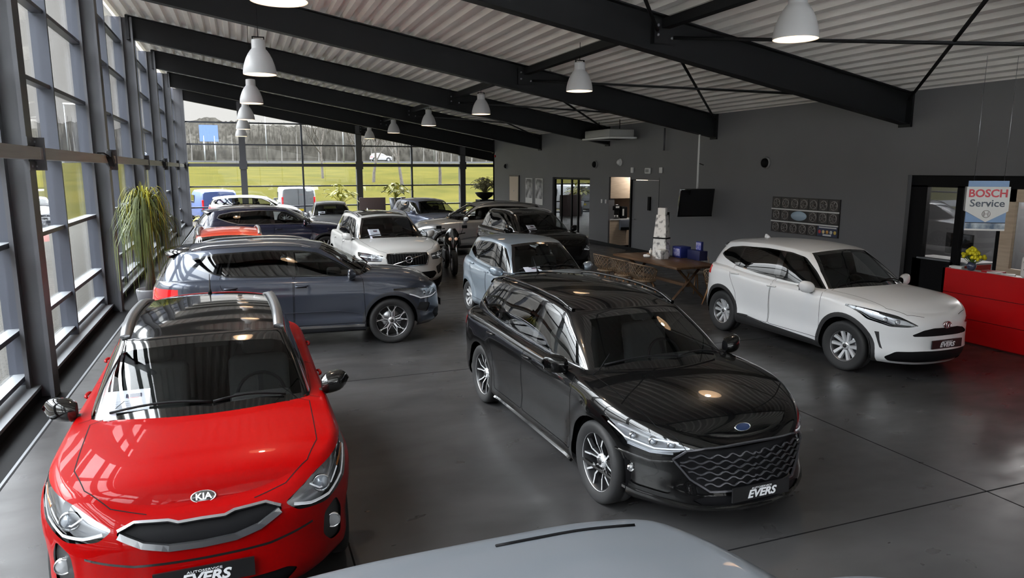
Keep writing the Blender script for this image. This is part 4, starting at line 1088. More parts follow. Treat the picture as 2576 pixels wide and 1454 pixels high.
KIA = dict(xf=2.12, xr=-2.02, hw=.88, wb=2.58, wr=.33, rim=.216, arch=.375, style='double', paint=red, clad=.03, cladm=red, mirrorm=gloss_black,
    shoulder=[(2.12, .80), (1.98, .86), (1.6, .925), (1.2, .96), (.8, .98), (0, .99), (-.8, 1.02), (-1.4, 1.06), (-2.02, 1.06)],
    bottom=[(2.12, .19), (1.7, .22), (.8, .22), (-.8, .22), (-1.6, .28), (-2.02, .34)], crown=[(2.12, 0.01), (1.95, .045), (1.6, .065), (1.0, .07), (.7, .07), (-1.2, .04), (-2.02, 0)],
    df=[(0, .10), (.10, .03), (.25, .0), (.50, .012), (.70, .02), (.82, .04), (.91, .085), (.96, .125), (1, .18)], ds=DSX, dr=[(0, .05), (.15, 0), (.45, .0), (.6, .04), (.8, .06), (1, .13)], cornf=(.95, 2.75), cornr=(.75, 2.8), flare=.032,
    gh=dict(xc=1.14, bow=.27, xt=.36, bowt=.10, xrt=-1.55, xrb=-1.93, bowr=.2, qy=[(1.14, .72), (.86, .74), (.2, .775), (-.8, .78), (-1.5, .73), (-1.9, .64)], ry=[(.36, .555), (.1, .57), (-.3, .58), (-1.0, .57), (-1.55, .51)],
            rz=[(.36, 1.39), (-.05, 1.435), (-.5, 1.45), (-1.1, 1.435), (-1.55, 1.39)], rcrown=.045, rw=[(-.2, 1.08), (.56, 1.10), (.47, 1.34), (-.2, 1.37)], pillar=-.03),
    dlo=[(.92, .99), (.1, 1.01), (-.5, 1.03), (-1.0, 1.06), (-1.35, 1.12), (-1.50, 1.20), (-1.32, 1.33), (-1.0, 1.372), (-.5, 1.392), (0, 1.385), (.34, 1.35), (.6, 1.20)],
    cuts=[(-.10, -.14, .11), (-1.0, -.98, .035)], doors=[[(.90, .36), (.88, .93), (.86, 1.0), (-.10, 1.03), (-.12, .36)], [(-.135, .36), (-.115, 1.05), (-1.06, 1.09), (-1.05, .96), (-.9, .72), (-.82, .36)]],
    hood=[(1.985, -.1), (1.985, .28), (1.93, .46), (1.80, .60), (1.6, .68), (.95, .70), (.86, .5), (.86, -.1)], sill=[(-.97, .1), (-.97, .30), (-.9, .33), (.92, .29), (.97, .1)],
    headlamp=round_poly([(.445, .735), (.52, .675), (.70, .645), (.84, .69), (.895, .91), (.83, .895), (.64, .84)], .025, 3), projectors=[(.68, .755, .045)],
    lampback=mat('lamp_bright_housing', (.52, .53, .55), .22, .6), lampbars=[([(.50, .715), (.60, .685), (.72, .675), (.82, .72), (.865, .83)], .018, drlm), ([(.60, .79), (.66, .745), (.74, .735), (.79, .79)], .010, drlm), ([(.79, .80), (.85, .85)], .02, amber)],
    grille=round_poly([(-.2, .735), (.12, .733), (.17, .747), (.34, .757), (.41, .735), (.43, .71), (.30, .635), (.17, .605), (-.2, .60)], .012, 2), groff=.02,
    lower_grille=round_poly([(-.2, .36), (.44, .36), (.50, .33), (.42, .25), (-.2, .25)], .02, 3), fog=round_poly([(.68, .58), (.765, .62), (.80, .52), (.785, .36), (.72, .36), (.665, .44)], .03, 3), fogl=(.735, .475, .040),
    tail_lamp=[(.45, .92), (.95, .92), (.95, 1.04), (.45, 1.02)], plate=(.44, .014), handles=[(-.0, .93), (-.94, .97)], handlecup=False, mirror=(.66, 1.02, .80), rod=-1.35, roofp=[(.50, -.1), (.50, .62), (-1.38, .62), (-1.38, -.1)],
    rails=(satin, .018, .040), sheet=(-.49, .27, .25), wsglass=screen_glass, spoiler=(0, .12, 0), extra=kia_extra)
def foc_extra(car, root, ob, seam, dens):
    oval_badge(car, root, .735, .075, .032, None, .03, mat('emblem_blue', (.03, .05, .12), .15, .3, 1))
    b = MB()
    # wavy grille bars
    for k in range(6):
        z0 = .392 + k * .042; w0 = .38 + .20 * min(1, (k + 1) / 4) - (.05 if k > 4 else 0)
        pts = [(y, z0 + .011 * math.sin(y * 2 * PI / .115 + PI * k)) for y in np.linspace(-.0, w0 - .02, 42)]
        car.ribbon(b, 'front', pts, .010, .002, .006, mat('dark_grille_bar', (.09, .09, .10), .25, .6))
    b.build('grille_bars', root)
    b = MB(); car.ribbon(b, 'front', dens([(0, .655), (.40, .655), (.52, .640), (.60, .57), (.50, .43), (.38, .345), (0, .345)], .03), .016, .004, .008, mat('dark_grille_bar', (.09, .09, .10), .25, .6)); b.build('grille_frame', root)
    b = MB(); car.ribbon(b, 'front', dens([(0, .215), (.5, .225), (.78, .265), (.90, .31)], .04), .030, .004, .014, gloss_black); b.build('front_splitter', root)
    b = MB(); car.ribbon(b, 'front', dens([(.60, .55), (.72, .53), (.86, .56)], .03), .012, .003, .01, gloss_black); b.build('bumper_blade', root)
FOC = dict(xf=2.24, xr=-2.42, hw=.9125, wb=2.70, wr=.335, rim=.245, arch=.37, style='v2', paint=pblack, clad=.022, cladm=pblack, ww=.22,
    shoulder=[(2.24, .68), (2.1, .745), (1.8, .82), (1.35, .90), (.9, .935), (0, .95), (-.8, .97), (-1.5, .985), (-2.42, .98)],
    bottom=[(2.24, .16), (1.8, .18), (.9, .17), (-.9, .17), (-1.7, .22), (-2.42, .32)], crown=[(2.24, 0.01), (2.1, .04), (1.7, .065), (1.1, .075), (.7, .07), (-1.5, .04), (-2.42, 0)],
    df=[(0, .08), (.08, .02), (.22, .0), (.42, .03), (.62, .05), (.80, .055), (.91, .09), (.96, .13), (1, .20)], ds=DSX, dr=[(0, .06), (.15, 0), (.45, .0), (.6, .05), (.8, .07), (1, .13)], cornf=(1.05, 2.25), cornr=(.8, 2.7), flare=.018,
    gh=dict(xc=1.20, bow=.30, xt=.42, bowt=.12, xrt=-1.98, xrb=-2.33, bowr=.2, qy=[(1.18, .73), (.88, .755), (.2, .79), (-.8, .79), (-1.6, .745), (-2.3, .66)], ry=[(.42, .555), (.1, .58), (-.3, .595), (-1.1, .585), (-2.0, .51)],
            rz=[(.42, 1.33), (-.1, 1.395), (-.6, 1.415), (-1.3, 1.40), (-2.0, 1.335)], rcrown=.05, rw=[(-.2, 1.03), (.58, 1.04), (.46, 1.29), (-.2, 1.32)], pillar=.04),
    dlo=[(.86, .955), (.1, .975), (-.8, .995), (-1.5, 1.02), (-2.0, 1.09), (-2.12, 1.15), (-1.98, 1.265), (-1.6, 1.325), (-.8, 1.36), (-.2, 1.348), (.25, 1.305), (.6, 1.15)],
    cuts=[(-.13, -.15, .11), (-1.12, -1.10, .09)], doors=[[(.95, .30), (.93, .9), (.90, .955), (-.12, .985), (-.14, .30)], [(-.155, .30), (-.135, 1.0), (-1.16, 1.02), (-1.14, .9), (-.95, .68), (-.88, .30)]], gapw=.005,
    hood=[(2.13, -.1), (2.13, .36), (2.05, .52), (1.85, .66), (1.5, .725), (1.0, .735), (.88, .5), (.88, -.1)],
    headlamp=round_poly([(.46, .655), (.60, .585), (.74, .565), (.84, .60), (.905, .775), (.82, .765), (.62, .715)], .02, 3), projectors=[(.60, .665, .026), (.70, .675, .028), (.79, .685, .024)],
    lampback=mat('lamp_bright_housing', (.30, .31, .32), .2, .7), lampbars=[([(.50, .655), (.70, .632), (.83, .67), (.885, .745)], .012, drlm), ([(.56, .69), (.72, .70), (.85, .75)], .014, reflm), ([(.60, .61), (.72, .60), (.82, .63)], .02, reflm), ([(.56, .635), (.72, .612), (.82, .64)], .010, reflm)],
    grille=round_poly([(-.2, .655), (.40, .655), (.52, .640), (.60, .57), (.50, .43), (.38, .345), (-.2, .345)], .02, 3), groff=.03,
    lower_grille=round_poly([(-.2, .315), (.40, .315), (.50, .28), (.42, .235), (-.2, .235)], .02, 3), fog=round_poly([(.60, .46), (.84, .50), (.87, .42), (.80, .32), (.62, .30)], .03, 3), fogl=(.80, .435, .022),
    side_vent=[(.875, .42), (.90, .45), (.90, .30), (.87, .30)],
    tail_lamp=[(.50, .84), (.98, .82), (.98, .97), (.50, .95)], tail_side=[(-1.95, .92), (-2.15, .97), (-2.6, .97), (-2.6, .78), (-2.2, .80)],
    fogm=gloss_black, plate=(.335, .03), handles=[(-.03, .865), (-1.02, .885)], handlecup=False, mirror=(.72, .985, .83), rod=-1.75, rails=(gloss_black, .03, .020), spoiler=(0, .14, 0),
    strips=[('sill_blade', 'side', [(.93, .195), (0, .20), (-.93, .195)], .03, gloss_black, .02), ('window_chrome_trim', 'side', [(.86, .957), (.1, .977), (-.8, .997), (-1.5, 1.022), (-2.0, 1.092)], .010, satin, .004)], extra=foc_extra)
def ate_extra(car, root, ob, seam, dens): pass
ATE = dict(xf=2.19, xr=-2.165, hw=.92, wb=2.638, wr=.35, rim=.255, arch=.40, style='y2', paint=pslate, clad=.055, cladm=mat('dark_slate_trim', (.03, .033, .04), .4), ww=.22,
    shoulder=[(2.19, .86), (2.05, .92), (1.7, .985), (1.3, 1.02), (.9, 1.04), (0, 1.055), (-.8, 1.07), (-1.5, 1.085), (-2.165, 1.07)],
    bottom=[(2.19, .22), (1.8, .24), (.9, .24), (-.9, .24), (-1.7, .30), (-2.165, .38)], crown=[(2.19, 0.01), (2.0, .035), (1.6, .055), (1.0, .065), (.7, .065), (-1.4, .04), (-2.165, 0)],
    df=[(0, .12), (.10, .03), (.25, .0), (.50, .012), (.70, .02), (.82, .03), (.91, .06), (.96, .09), (1, .15)],
    ds=[(0, .075), (.07, .03), (.20, .018), (.30, .03), (.42, .012), (.58, .006), (.735, .0), (.765, .012), (.86, .022), (.95, .040), (1, .07)],
    dr=[(0, .06), (.15, 0), (.45, .0), (.6, .04), (.8, .06), (1, .13)], cornf=(.9, 2.45), cornr=(.75, 2.8), flare=.02,
    gh=dict(xc=1.14, bow=.28, xt=.30, bowt=.10, xrt=-1.72, xrb=-2.08, bowr=.2, qy=[(1.14, .745), (.86, .77), (.2, .81), (-.8, .81), (-1.6, .76), (-2.1, .67)], ry=[(.3, .57), (.1, .59), (-.4, .61), (-1.1, .60), (-1.75, .54)],
            rz=[(.3, 1.47), (.0, 1.515), (-.5, 1.54), (-1.1, 1.525), (-1.72, 1.465)], rcrown=.055, rw=[(-.2, 1.12), (.60, 1.13), (.50, 1.41), (-.2, 1.45)], pillar=.04),
    dlo=[(.88, 1.065), (.1, 1.085), (-.6, 1.095), (-1.05, 1.115), (-1.30, 1.19), (-1.56, 1.30), (-1.50, 1.385), (-1.2, 1.45), (-.5, 1.48), (0, 1.465), (.25, 1.425), (.55, 1.27)],
    cuts=[(-.12, -.14, .10), (-1.06, -.95, .03)], doors=[[(.92, .36), (.90, .98), (.88, 1.06), (-.10, 1.09), (-.12, .36)], [(-.135, .36), (-.115, 1.10), (-1.13, 1.13), (-1.11, .98), (-.95, .76), (-.87, .36)]], gapw=.007,
    hood=[(2.04, -.1), (2.04, .42), (1.95, .58), (1.75, .70), (1.4, .745), (.95, .75), (.86, .5), (.86, -.1)], sill=[(-.94, .1), (-.94, .36), (.94, .33), (.96, .1)], sillm=mat('dark_slate_trim', (.03, .033, .04), .4),
    headlamp=round_poly([(.46, .70), (.66, .66), (.82, .66), (.915, .76), (.93, .86), (.82, .85), (.62, .81)], .02, 3), projectors=[(.62, .745, .03), (.76, .755, .03)],
    lampback=mat('lamp_bright_housing', (.52, .53, .55), .22, .6), lampbars=[([(.50, .715), (.68, .68), (.82, .68), (.90, .76)], .018, drlm), ([(.60, .79), (.70, .72)], .012, drlm)],
    grille=round_poly([(-.2, .80), (.40, .79), (.44, .70), (.36, .56), (-.2, .55)], .02, 3), lower_grille=round_poly([(-.2, .46), (.60, .46), (.66, .40), (.56, .30), (-.2, .30)], .03, 3), fog=round_poly([(.70, .58), (.84, .62), (.86, .5), (.74, .44)], .03, 3),
    tail_lamp=[(.40, .84), (.98, .80), (.98, .99), (.40, .94)], tail_side=[(-1.72, .985), (-2.3, .985), (-2.3, .80), (-2.02, .80), (-1.84, .90)],
    plate=(.50, .012), handles=[(.0, .955), (-.98, .965)], handlem=mat('slate_grey_paint'), handlecup=True, mirror=(.72, 1.10, .84), fin=None, rails=(satin, .030, .020), spoiler=(0, .20, 0), spoilerm=gloss_black,
    strips=[('sill_trim', 'side', [(.90, .315), (0, .325), (-.90, .33)], .04, satin, .008), ('door_crease', 'side', [(.86, .50), (.5, .56), (-.4, .565), (-.86, .55)], .010, pslate, .006), ('window_chrome_trim', 'side', [(.84, 1.068), (.1, 1.088), (-.6, 1.098), (-1.02, 1.116)], .009, gloss_black, .003)], extra=ate_extra)

def scaled(S, sx, sy, sz, **over):
    T = dict(S)
    for k in ('xf', 'xr', 'wb'): T[k] = S[k] * sx
    T['hw'] = S['hw'] * sy
    for k in ('shoulder', 'bottom', 'crown'): T[k] = [(x * sx, z * sz) for x, z in S[k]]
    G = dict(S['gh'])
    for k in ('xc', 'bow', 'xt', 'bowt', 'xrt', 'xrb', 'bowr'):
        if k in G: G[k] = G[k] * sx
    G['qy'] = [(x * sx, y * sy) for x, y in G['qy']]; G['ry'] = [(x * sx, y * sy) for x, y in G['ry']]; G['rz'] = [(x * sx, z * sz) for x, z in G['rz']]
    if G.get('rw'): G['rw'] = [(y * sy, z * sz) for y, z in G['rw']]
    T['gh'] = G
    sp = lambda P: [(x * sx, z * sz) for x, z in P]; fp = lambda P: [(y * sy, z * sz) for y, z in P]
    for k in ('dlo', 'sill', 'tail_side', 'handles'):
        if S.get(k): T[k] = sp(S[k])
    T['doors'] = [sp(d) for d in S['doors']]; T['cuts'] = [(a * sx, b * sx, w * sx) for a, b, w in S['cuts']]
    for k in ('headlamp', 'grille', 'lower_grille', 'fog', 'side_vent', 'tail_lamp'):
        if S.get(k): T[k] = fp(S[k])
    T['hood'] = [(x * sx, y * sy) for x, y in S['hood']]
    if S.get('roofp'): T['roofp'] = [(x * sx, y * sy) for x, y in S['roofp']]
    T['mirror'] = (S['mirror'][0] * sx, S['mirror'][1] * sz, S['mirror'][2] * sy)
    T['projectors'] = [(y * sy, z * sz, r) for y, z, r in S.get('projectors', [])]
    T['lampbars'] = [(fp(p), w, m) for p, w, m in S.get('lampbars', [])]
    T['strips'] = [(n, a, sp(p), w, m, t) for n, a, p, w, m, t in S.get('strips', [])]
    if S.get('plate'): T['plate'] = (S['plate'][0] * sz, S['plate'][1])
    for k in ('fogl',): T.pop(k, None)
    for k in ('fin', 'rod'):
        if S.get(k): T[k] = S[k] * sx
    T['letters'] = False; T['extra'] = None; T['sheet'] = None
    T.update(over); return T
def vol_extra(car, root, ob, seam, dens):
    b = MB(); car.ribbon(b, 'front', dens([(0, .89), (.44, .885), (.47, .80), (.42, .635), (0, .625)], .04), .018, .004, .008, chrome); b.build('grille_frame', root)
    b = MB(); 
    for y in np.linspace(.04, .40, 7): car.ribbon(b, 'front', dens([(y, .87), (y, .65)], .05), .006, .002, .004, plastic)
    c, n_ = car.hit('front', (.01, .765)); b.tube([(c.x + .018, -.36, .66), (c.x + .045, 0, .765), (c.x + .02, .36, .87)], .011, chrome, 6)
    b.build('grille_bars', root)
    o = MB().tube([Vector((c.x + .05, .068 * math.cos(t), .765 + .068 * math.sin(t))) for t in np.linspace(0, 2 * PI, 25)], .012, chrome, 6, False); o.lathe([(.06, 0), (0, .004)], blackm, 18, Matrix.Translation((c.x + .046, 0, .765)) @ Matrix.Rotation(PI / 2, 4, 'Y')); o.build('emblem', root)
silver = paint('silver_paint', (.40, .41, .42), .6, .3); vwhite = paint('crystal_white_paint', (.55, .55, .54), .1, .28)
bluesil = paint('ice_blue_paint', (.30, .36, .42), .55, .3); navy = paint('navy_paint', (.008, .010, .028), .2, .25); orange = paint('orange_red_paint', (.62, .045, .012), .1, .3)
greysil = paint('grey_silver_paint', (.24, .25, .27), .6, .3); bluegrey = paint('blue_grey_paint', (.17, .20, .29), .5, .3); fgsil = paint('light_silver_paint', (.17, .185, .21), .3, .36, .7)
VOL = scaled(ATE, 1.075, 1.033, 1.04, paint=vwhite, cladm=vwhite, sillm=plastic, wr=.37, rim=.26, arch=.42, rails=(satin, .03, .022), mirrorm=vwhite, style='multi2', sheet=(-.40, .26, .36), extra=vol_extra, roofm=gloss_black, roofp=[(.15, -.1), (.15, .50), (-1.3, .50), (-1.3, -.1)],
    grille=round_poly([(-.2, .885), (.44, .88), (.46, .80), (.41, .64), (-.2, .63)], .02, 3), headlamp=round_poly([(.52, .85), (.56, .73), (.86, .72), (.945, .82), (.93, .90), (.80, .895)], .02, 3),
    projectors=[(.66, .80, .03), (.80, .80, .03)], lampbars=[([(.56, .80), (.92, .82)], .02, drlm), ([(.74, .86), (.74, .75)], .015, drlm)], fog=round_poly([(.66, .56), (.86, .62), (.84, .42), (.72, .38)], .03, 3), plate=None, spoilerm=vwhite, handlem=vwhite, handlecup=False, glass=carglass_d, fin=-1.5)
BLU = scaled(TOY, .885, .908, .95, paint=bluesil, cladm=bluesil, sillm=bluesil, clad=.02, wr=.29, rim=.20, arch=.325, ww=.18, steer=0., mirrorm=bluesil, sheet=(-.34, .30, .20), style='double', plate=None, fin=None, rod=None, spoiler=(0, .10, 0), side_vent=None, rglass=carglass,
    tail_lamp=[(.5, .78), (.9, .78), (.9, 1.06), (.55, 1.06)], tail_side=[(-1.62, 1.05), (-1.95, 1.06), (-1.95, .74), (-1.74, .78)], extra=None, strips=[])
BLK = scaled(ATE, 1.02, 1.0, 1.0, paint=pblack, cladm=pblack, sillm=pblack, style='multi2', mirrorm=pblack, sheet=(-.38, .24, .30), plate=None, spoilerm=pblack, handlem=pblack, handlecup=False, steer=.1,
    strips=[('window_chrome_trim', 'side', [(.86, 1.068), (.1, 1.088), (-.6, 1.098), (-1.02, 1.116)], .010, chrome, .003)])
SIL = scaled(ATE, 1.03, 1.0, 1.02, paint=silver, cladm=plastic, sillm=plastic, style='multi2', mirrorm=silver, plate=None, spoilerm=silver, handlem=silver, handlecup=False, glass=carglass, rails=(satin, .03, .022))
DKB = scaled(ATE, 1.03, 1.0, 1.01, paint=navy, cladm=plastic, sillm=plastic, style='multi2', mirrorm=navy, plate=None, spoilerm=navy, handlem=navy, handlecup=False,
    strips=[('window_chrome_trim', 'side', [(.90, 1.090), (.1, 1.097), (-.6, 1.109), (-1.08, 1.128), (-1.34, 1.20), (-1.62, 1.31), (-1.55, 1.40), (-1.24, 1.465), (-.5, 1.497), (0, 1.482), (.27, 1.44), (.57, 1.285), (.90, 1.095)], .012, satin, .003)])
WHT = scaled(FOC, .94, 1.0, 1.0, paint=pwhite, cladm=pwhite, style='multi2', mirrorm=pwhite, plate=None, rails=None, rod=None, rglass=carglass, grille=None, strips=[], fog=None, side_vent=None)
RED = scaled(KIA, 1.0, 1.0, 1.0, paint=orange, cladm=plastic, mirrorm=orange, plate=None, rails=(satin, .035, .030), rod=None, roofp=None, strips=[])
SMF = scaled(KIA, .92, .96, .98, paint=greysil, cladm=greysil, mirrorm=greysil, plate=None, rails=None, rod=None, roofp=None, sheet=(-.36, .24, .22), strips=[])
GBF = scaled(ATE, .98, 1.0, 1.0, paint=bluegrey, cladm=plastic, mirrorm=bluegrey, plate=None, rails=None, spoilerm=bluegrey, handlem=bluegrey, strips=[], style='multi2')
def fg_extra(car, root, ob, seam, dens):
    b = MB()
    for sg in (1, -1):
        pts = []
        for x in np.linspace(.30, -1.75, 20):
            y = float(cur(FGC['gh']['ry'])(x)) - .075; h = car.hit('top', (x, y), 0); pts.append(Vector((h[0].x, sg * y, h[0].z + .003)))
        b.tube(pts, .006, blackm, 4); b.build('roof_moulding', root)
FGC = scaled(ATE, 1.0, 1.0, .985, paint=fgsil, cladm=fgsil, clad=.02, sillm=plastic, mirrorm=fgsil, rails=None, spoiler=None, handlem=fgsil, handlecup=False, style='y2', strips=[], plate=(.5, .012), xr=-2.45, tail_side=None, tail_lamp=[(.4, .62), (.98, .62), (.98, .74), (.4, .76)],
    shoulder=[(2.19, .86), (2.05, .92), (1.7, .97), (1.3, 1.0), (.9, 1.02), (0, 1.03), (-.8, 1.02), (-1.5, .91), (-2.45, .80)], cuts=[(.10, .08, .10)],
    gh=dict(xc=1.62, bow=.28, xt=.95, bowt=.10, xrt=-.72, xrb=-1.60, bowr=.25, bowrt=.10, qy=[(1.5, .745), (1.15, .77), (.2, .80), (-.5, .79), (-1.3, .74), (-1.6, .72)], ry=[(.75, .57), (.3, .60), (-.3, .61), (-.75, .59)],
            rz=[(.95, 1.475), (.2, 1.505), (-.3, 1.505), (-.75, 1.475)], rcrown=.045, rw=[(-.2, 1.02), (.66, 1.0), (.53, 1.40), (-.2, 1.435)], pillar=.04),
    dlo=[(1.15, 1.04), (0, 1.06), (-.9, 1.07), (-1.15, 1.12), (-.75, 1.32), (-.4, 1.39), (.2, 1.42), (.65, 1.38), (.95, 1.2)])
def fg_extra(car, root, ob, seam, dens):
    ryf = cur(FGC['gh']['ry'])
    for sg in (1, -1):
        pts = []; b = MB()
        for x in np.linspace(-.08, -.56, 10):
            h = car.hit('top', (x, float(ryf(x)) - .07), 0); pts.append(Vector((h[0].x, sg * h[0].y, h[0].z + .002)))
        b.tube(pts, .006, blackm, 4); b.build('roof_moulding', root)
FGC['extra'] = fg_extra
CARS = [('TOY', TOY, 8.250, 8.303, -89.8, 'white compact suv with black wheel arch trims beside the red counter'),
 ('FOC', FOC, 3.398, 6.160, -88.7, 'glossy black estate car with a wavy mesh grille in the middle of the floor'),
 ('KIA', KIA, -.327, 6.106, -89.5, 'bright red car with black roof parked nose forward beside the window wall'),
 ('ATE', ATE, .826, 11.632, -4.1, 'slate grey suv standing sideways behind the bright red car'),
 ('VOL', VOL, 3.151, 17.125, -86.9, 'white suv with a wide black grille, facing forward behind the slate grey suv'),
 ('BLU', BLU, 4.739, 11.565, -88.1, 'small ice blue hatchback right behind the glossy black estate car'),
 ('BLK', BLK, 7.312, 17.790, -87.3, 'black suv with a price sheet, between the ice blue hatchback and the silver suv'),
 ('SIL', SIL, 7.281, 22.067, 179.1, 'silver suv with roof rails standing sideways behind the black suv'),
 ('DKB', DKB, .874, 22.408, 6.5, 'dark navy suv with chrome lined windows standing sideways near the window wall'),
 ('WHT', WHT, .753, 36.3, -5.4, 'white car standing sideways, its roof showing above the navy suv'),
 ('RED', RED, -.25, 14.957, -89.2, 'orange red car with silver roof rails, mostly hidden behind the slate grey suv'),
 ('SMF', SMF, 3.198, 27.925, -94.4, 'small grey silver car facing forward in front of the potted plants'),
 ('GBF', GBF, 6.641, 26.4, -78.4, 'blue grey suv facing forward near the far window, left of the silver suv'),
 ('FGC', FGC, .58, 1.36, 179.0, 'light silver car whose roof fills the bottom edge of the view')]
# ================================================================ FURNITURE AND WALL ITEMS (metres)
XWm = XW * K
def wallitem(b, name, y, z, label, cat, group=None, x=XWm): o = b.build(name); o.location = (x, y, z); return tag(o, label, cat, group)
# --- long oak table with crossed legs
TX, TY, TZ_ = 8.62, 13.1, .76
tb = empty('dining_table', (8.42, 12.95, 0), 0, 'long dark oak table with crossed legs in front of the grey wall', 'table')
MB().bbox(-.52, .52, -1.28, 1.28, .715, .76, .008, woodt).build('tabletop', tb)
for y in (-.95, .95):
    for s in (-1, 1):
        b = MB(); b.tube([(s * .42, y, 0), (-s * .30, y, .715)], .032, woodt, 4, True, False); b.build('leg', tb)
MB().box(-.05, .05, -.95, .95, .30, .36, woodt).build('stretcher', tb)
def shell_chair():
    o = empty('woven_chair')
    # tub shell of crossing cane strips with a rim
    def S_(u, v):   # u around (-1..1), v up 0..1
        a = u * 2.25; r = .245 + .05 * v; x = -math.cos(a) * r * (1 if math.cos(a) > 0 else .8); y = math.sin(a) * r * 1.12
        top = .80 - .14 * abs(u)**2; z = .43 + (top - .43) * v**1.1
        k = .35 + .65 * min(1, v * 2.6)**.6
        return Vector((x * k - .02, y * k, z))
    b = MB()
    for i in range(25):
        for dr in (-1, 1):
            u0 = -1.25 + i * .11; pts = []
            for t in np.linspace(0, 1, 9):
                u = u0 + dr * t * .42
                if -1 <= u <= 1: pts.append(S_(u, t))
            if len(pts) > 1: b.tube(pts, .0055, rattan, 4, False, False)
    b.build('woven_back', o)
    b = MB(); b.tube([S_(u, 1) for u in np.linspace(-1, 1, 25)], .013, rattan, 6); b.tube([S_(-1, v) for v in np.linspace(0, 1, 6)], .012, rattan, 6); b.tube([S_(1, v) for v in np.linspace(0, 1, 6)], .012, rattan, 6); b.build('rim', o)
    b = MB(); b.lathe([(0, .46), (.20, .46), (.235, .445), (.235, .425), (.18, .41), (0, .41)], rattan, 20); b.build('seat', o)
    for sx, sy in ((1, 1), (1, -1), (-1, 1), (-1, -1)): MB().tube([(sx * .10, sy * .12, .42), (sx * .22, sy * .21, 0)], [.018, .012], leg_wood, 6).build('leg', o)
    return o
ch = shell_chair()
spots = [(7.62, 13.95, 0, 'woven cane chair at the far end of the long side of the oak table'), (7.62, 13.15, 0, 'middle woven cane chair on the long side of the oak table'), (7.60, 12.35, 0, 'woven cane chair nearest the black estate car, on the long side of the oak table'), ]
for i, (x, y, r, lab) in enumerate(spots):
    o = ch if i == 0 else copy_tree(ch); o.location = (x, y, 0); o.rotation_euler = (0, 0, r); tag(o, lab, 'chair', 'woven chairs along the oak table')
o = copy_tree(ch); o.location = (8.72, 11.42, 0); o.rotation_euler = (0, 0, PI / 2); tag(o, 'chair with crossed beech legs at the head of the oak table by the white suv', 'chair', 'chairs at the oak table')
bowm = mat('bow_back_white', (.50, .47, .44), .45)
def bow_chair(x, y, rz, lab):
    o = empty('bow_back_chair', (x, y, 0), rz, lab, 'chair', 'bow back chairs behind the oak table')
    b = MB(); b.lathe([(0, .455), (.21, .455), (.22, .44), (.20, .42), (0, .42)], bowm, 20); b.build('seat', o)
    b = MB(); b.tube([(-.16 + .0, .25 * math.cos(a), .50 + .36 * math.sin(a)) for a in np.linspace(0, PI, 17)], .013, bowm, 6); b.build('back_hoop', o)
    b = MB()
    for k in range(-3, 4): b.tube([(-.15, k * .05, .45), (-.16, k * .062, .50 + .36 * math.sqrt(max(0, 1 - (k * .062 / .25)**2)))], .006, bowm, 5)
    b.build('spindles', o)
    for sx, sy in ((1, 1), (1, -1), (-1, 1), (-1, -1)): MB().tube([(sx * .10, sy * .12, .42), (sx * .20, sy * .20, 0)], [.018, .012], leg_wood, 6).build('leg', o)
bow_chair(9.25, 12.9, PI, 'bow back chair with pale hoop behind the blue boxes end of the oak table'); bow_chair(9.25, 12.1, PI, 'bow back chair with pale hoop nearest the rear lamp of the white suv')
# --- things on the table
printm = noisy('printed_board', (.16, .16, .17), (.80, .80, .79), 9, .5, 6, (1, 1, 1))
printm.node_tree.nodes['Color Ramp'].color_ramp.elements[1].position = .5
o = empty('brochure_tower', (8.62, 13.35, .76), .5, 'tall white printed display tower standing on the oak table', 'display stand')
b = MB(); vs = []
for z, w, d in ((.0, .17, .10), (.42, .155, .09), (.42, .155, .09), (.92, .11, .07)): vs.append([(-d, -w, z), (-d, w, z), (d, w, z), (d, -w, z)])
b.grid([v for v in vs], printm, False, True); b.add(vs[-1], [(0, 1, 2, 3)], printm); b.build('tower_body', o)
MB().box(-.10, .10, -.16, .16, .40, .43, blackm).build('shelf', o)
MB().box(-.045, .045, -.09, .09, .92, 1.07, white).build('header_card', o)
MB().box(.072, .10, -.12, .12, .02, .98, blackm).build('back_panel', o)
bluebox = mat('royal_blue_card', (.018, .03, .20), .4); bluep = noisy('blue_print', (.05, .07, .40), (.45, .45, .62), 14, .4, 3)
o = MB().bbox(-.13, .13, -.16, .16, 0, .24, .004, bluebox).build('blue_box'); o.location = (8.98, 13.1, .76); tag(o, 'royal blue cardboard box on the oak table behind the display tower', 'box'); 
b = MB().box(-.132, -.130, -.12, .12, .04, .20, bluep).build('printed_face', o)
o = MB().bbox(-.10, .10, -.22, .22, 0, .20, .004, mat('navy_card', (.012, .016, .07), .4)).build('blue_box'); o.location = (9.05, 12.62, .76); tag(o, 'dark blue box lying near the wall end of the oak table, under a smaller one', 'box')
o = MB().bbox(-.03, .03, -.09, .09, 0, .19, .004, bluebox).build('blue_box'); o.location = (9.05, 12.55, .962); tag(o, 'small printed blue box standing on top of the dark blue box', 'box')
MB().box(-.032, -.030, -.085, .085, .02, .17, bluep).build('printed_face', o)
o = MB().bbox(-.10, .10, -.10, .10, 0, .20, .006, printm).build('printed_box'); o.location = (8.42, 13.0, .76); tag(o, 'white and grey printed box in front of the display tower', 'box')
for k, (dx, dy, rz, c_, lb) in enumerate(((.0, .0, .4, 'white_paint', 'white tube lying on the oak table among the loose items'), (.12, .1, 1.2, 'beech_leg', 'tan leather coloured item among the loose items on the oak table'), (-.05, -.12, 2.2, 'white_paint', 'white tube nearest the printed box on the oak table'))):
    b = MB(); b.tube([(-.07, 0, .03), (.07, 0, .03)], [.028, .03], MATS[c_], 10); o = b.build('loose_item'); o.location = (8.30 + dx, 13.45 + dy, .762); o.rotation_euler = (0, 0, rz); tag(o, lb, 'object')
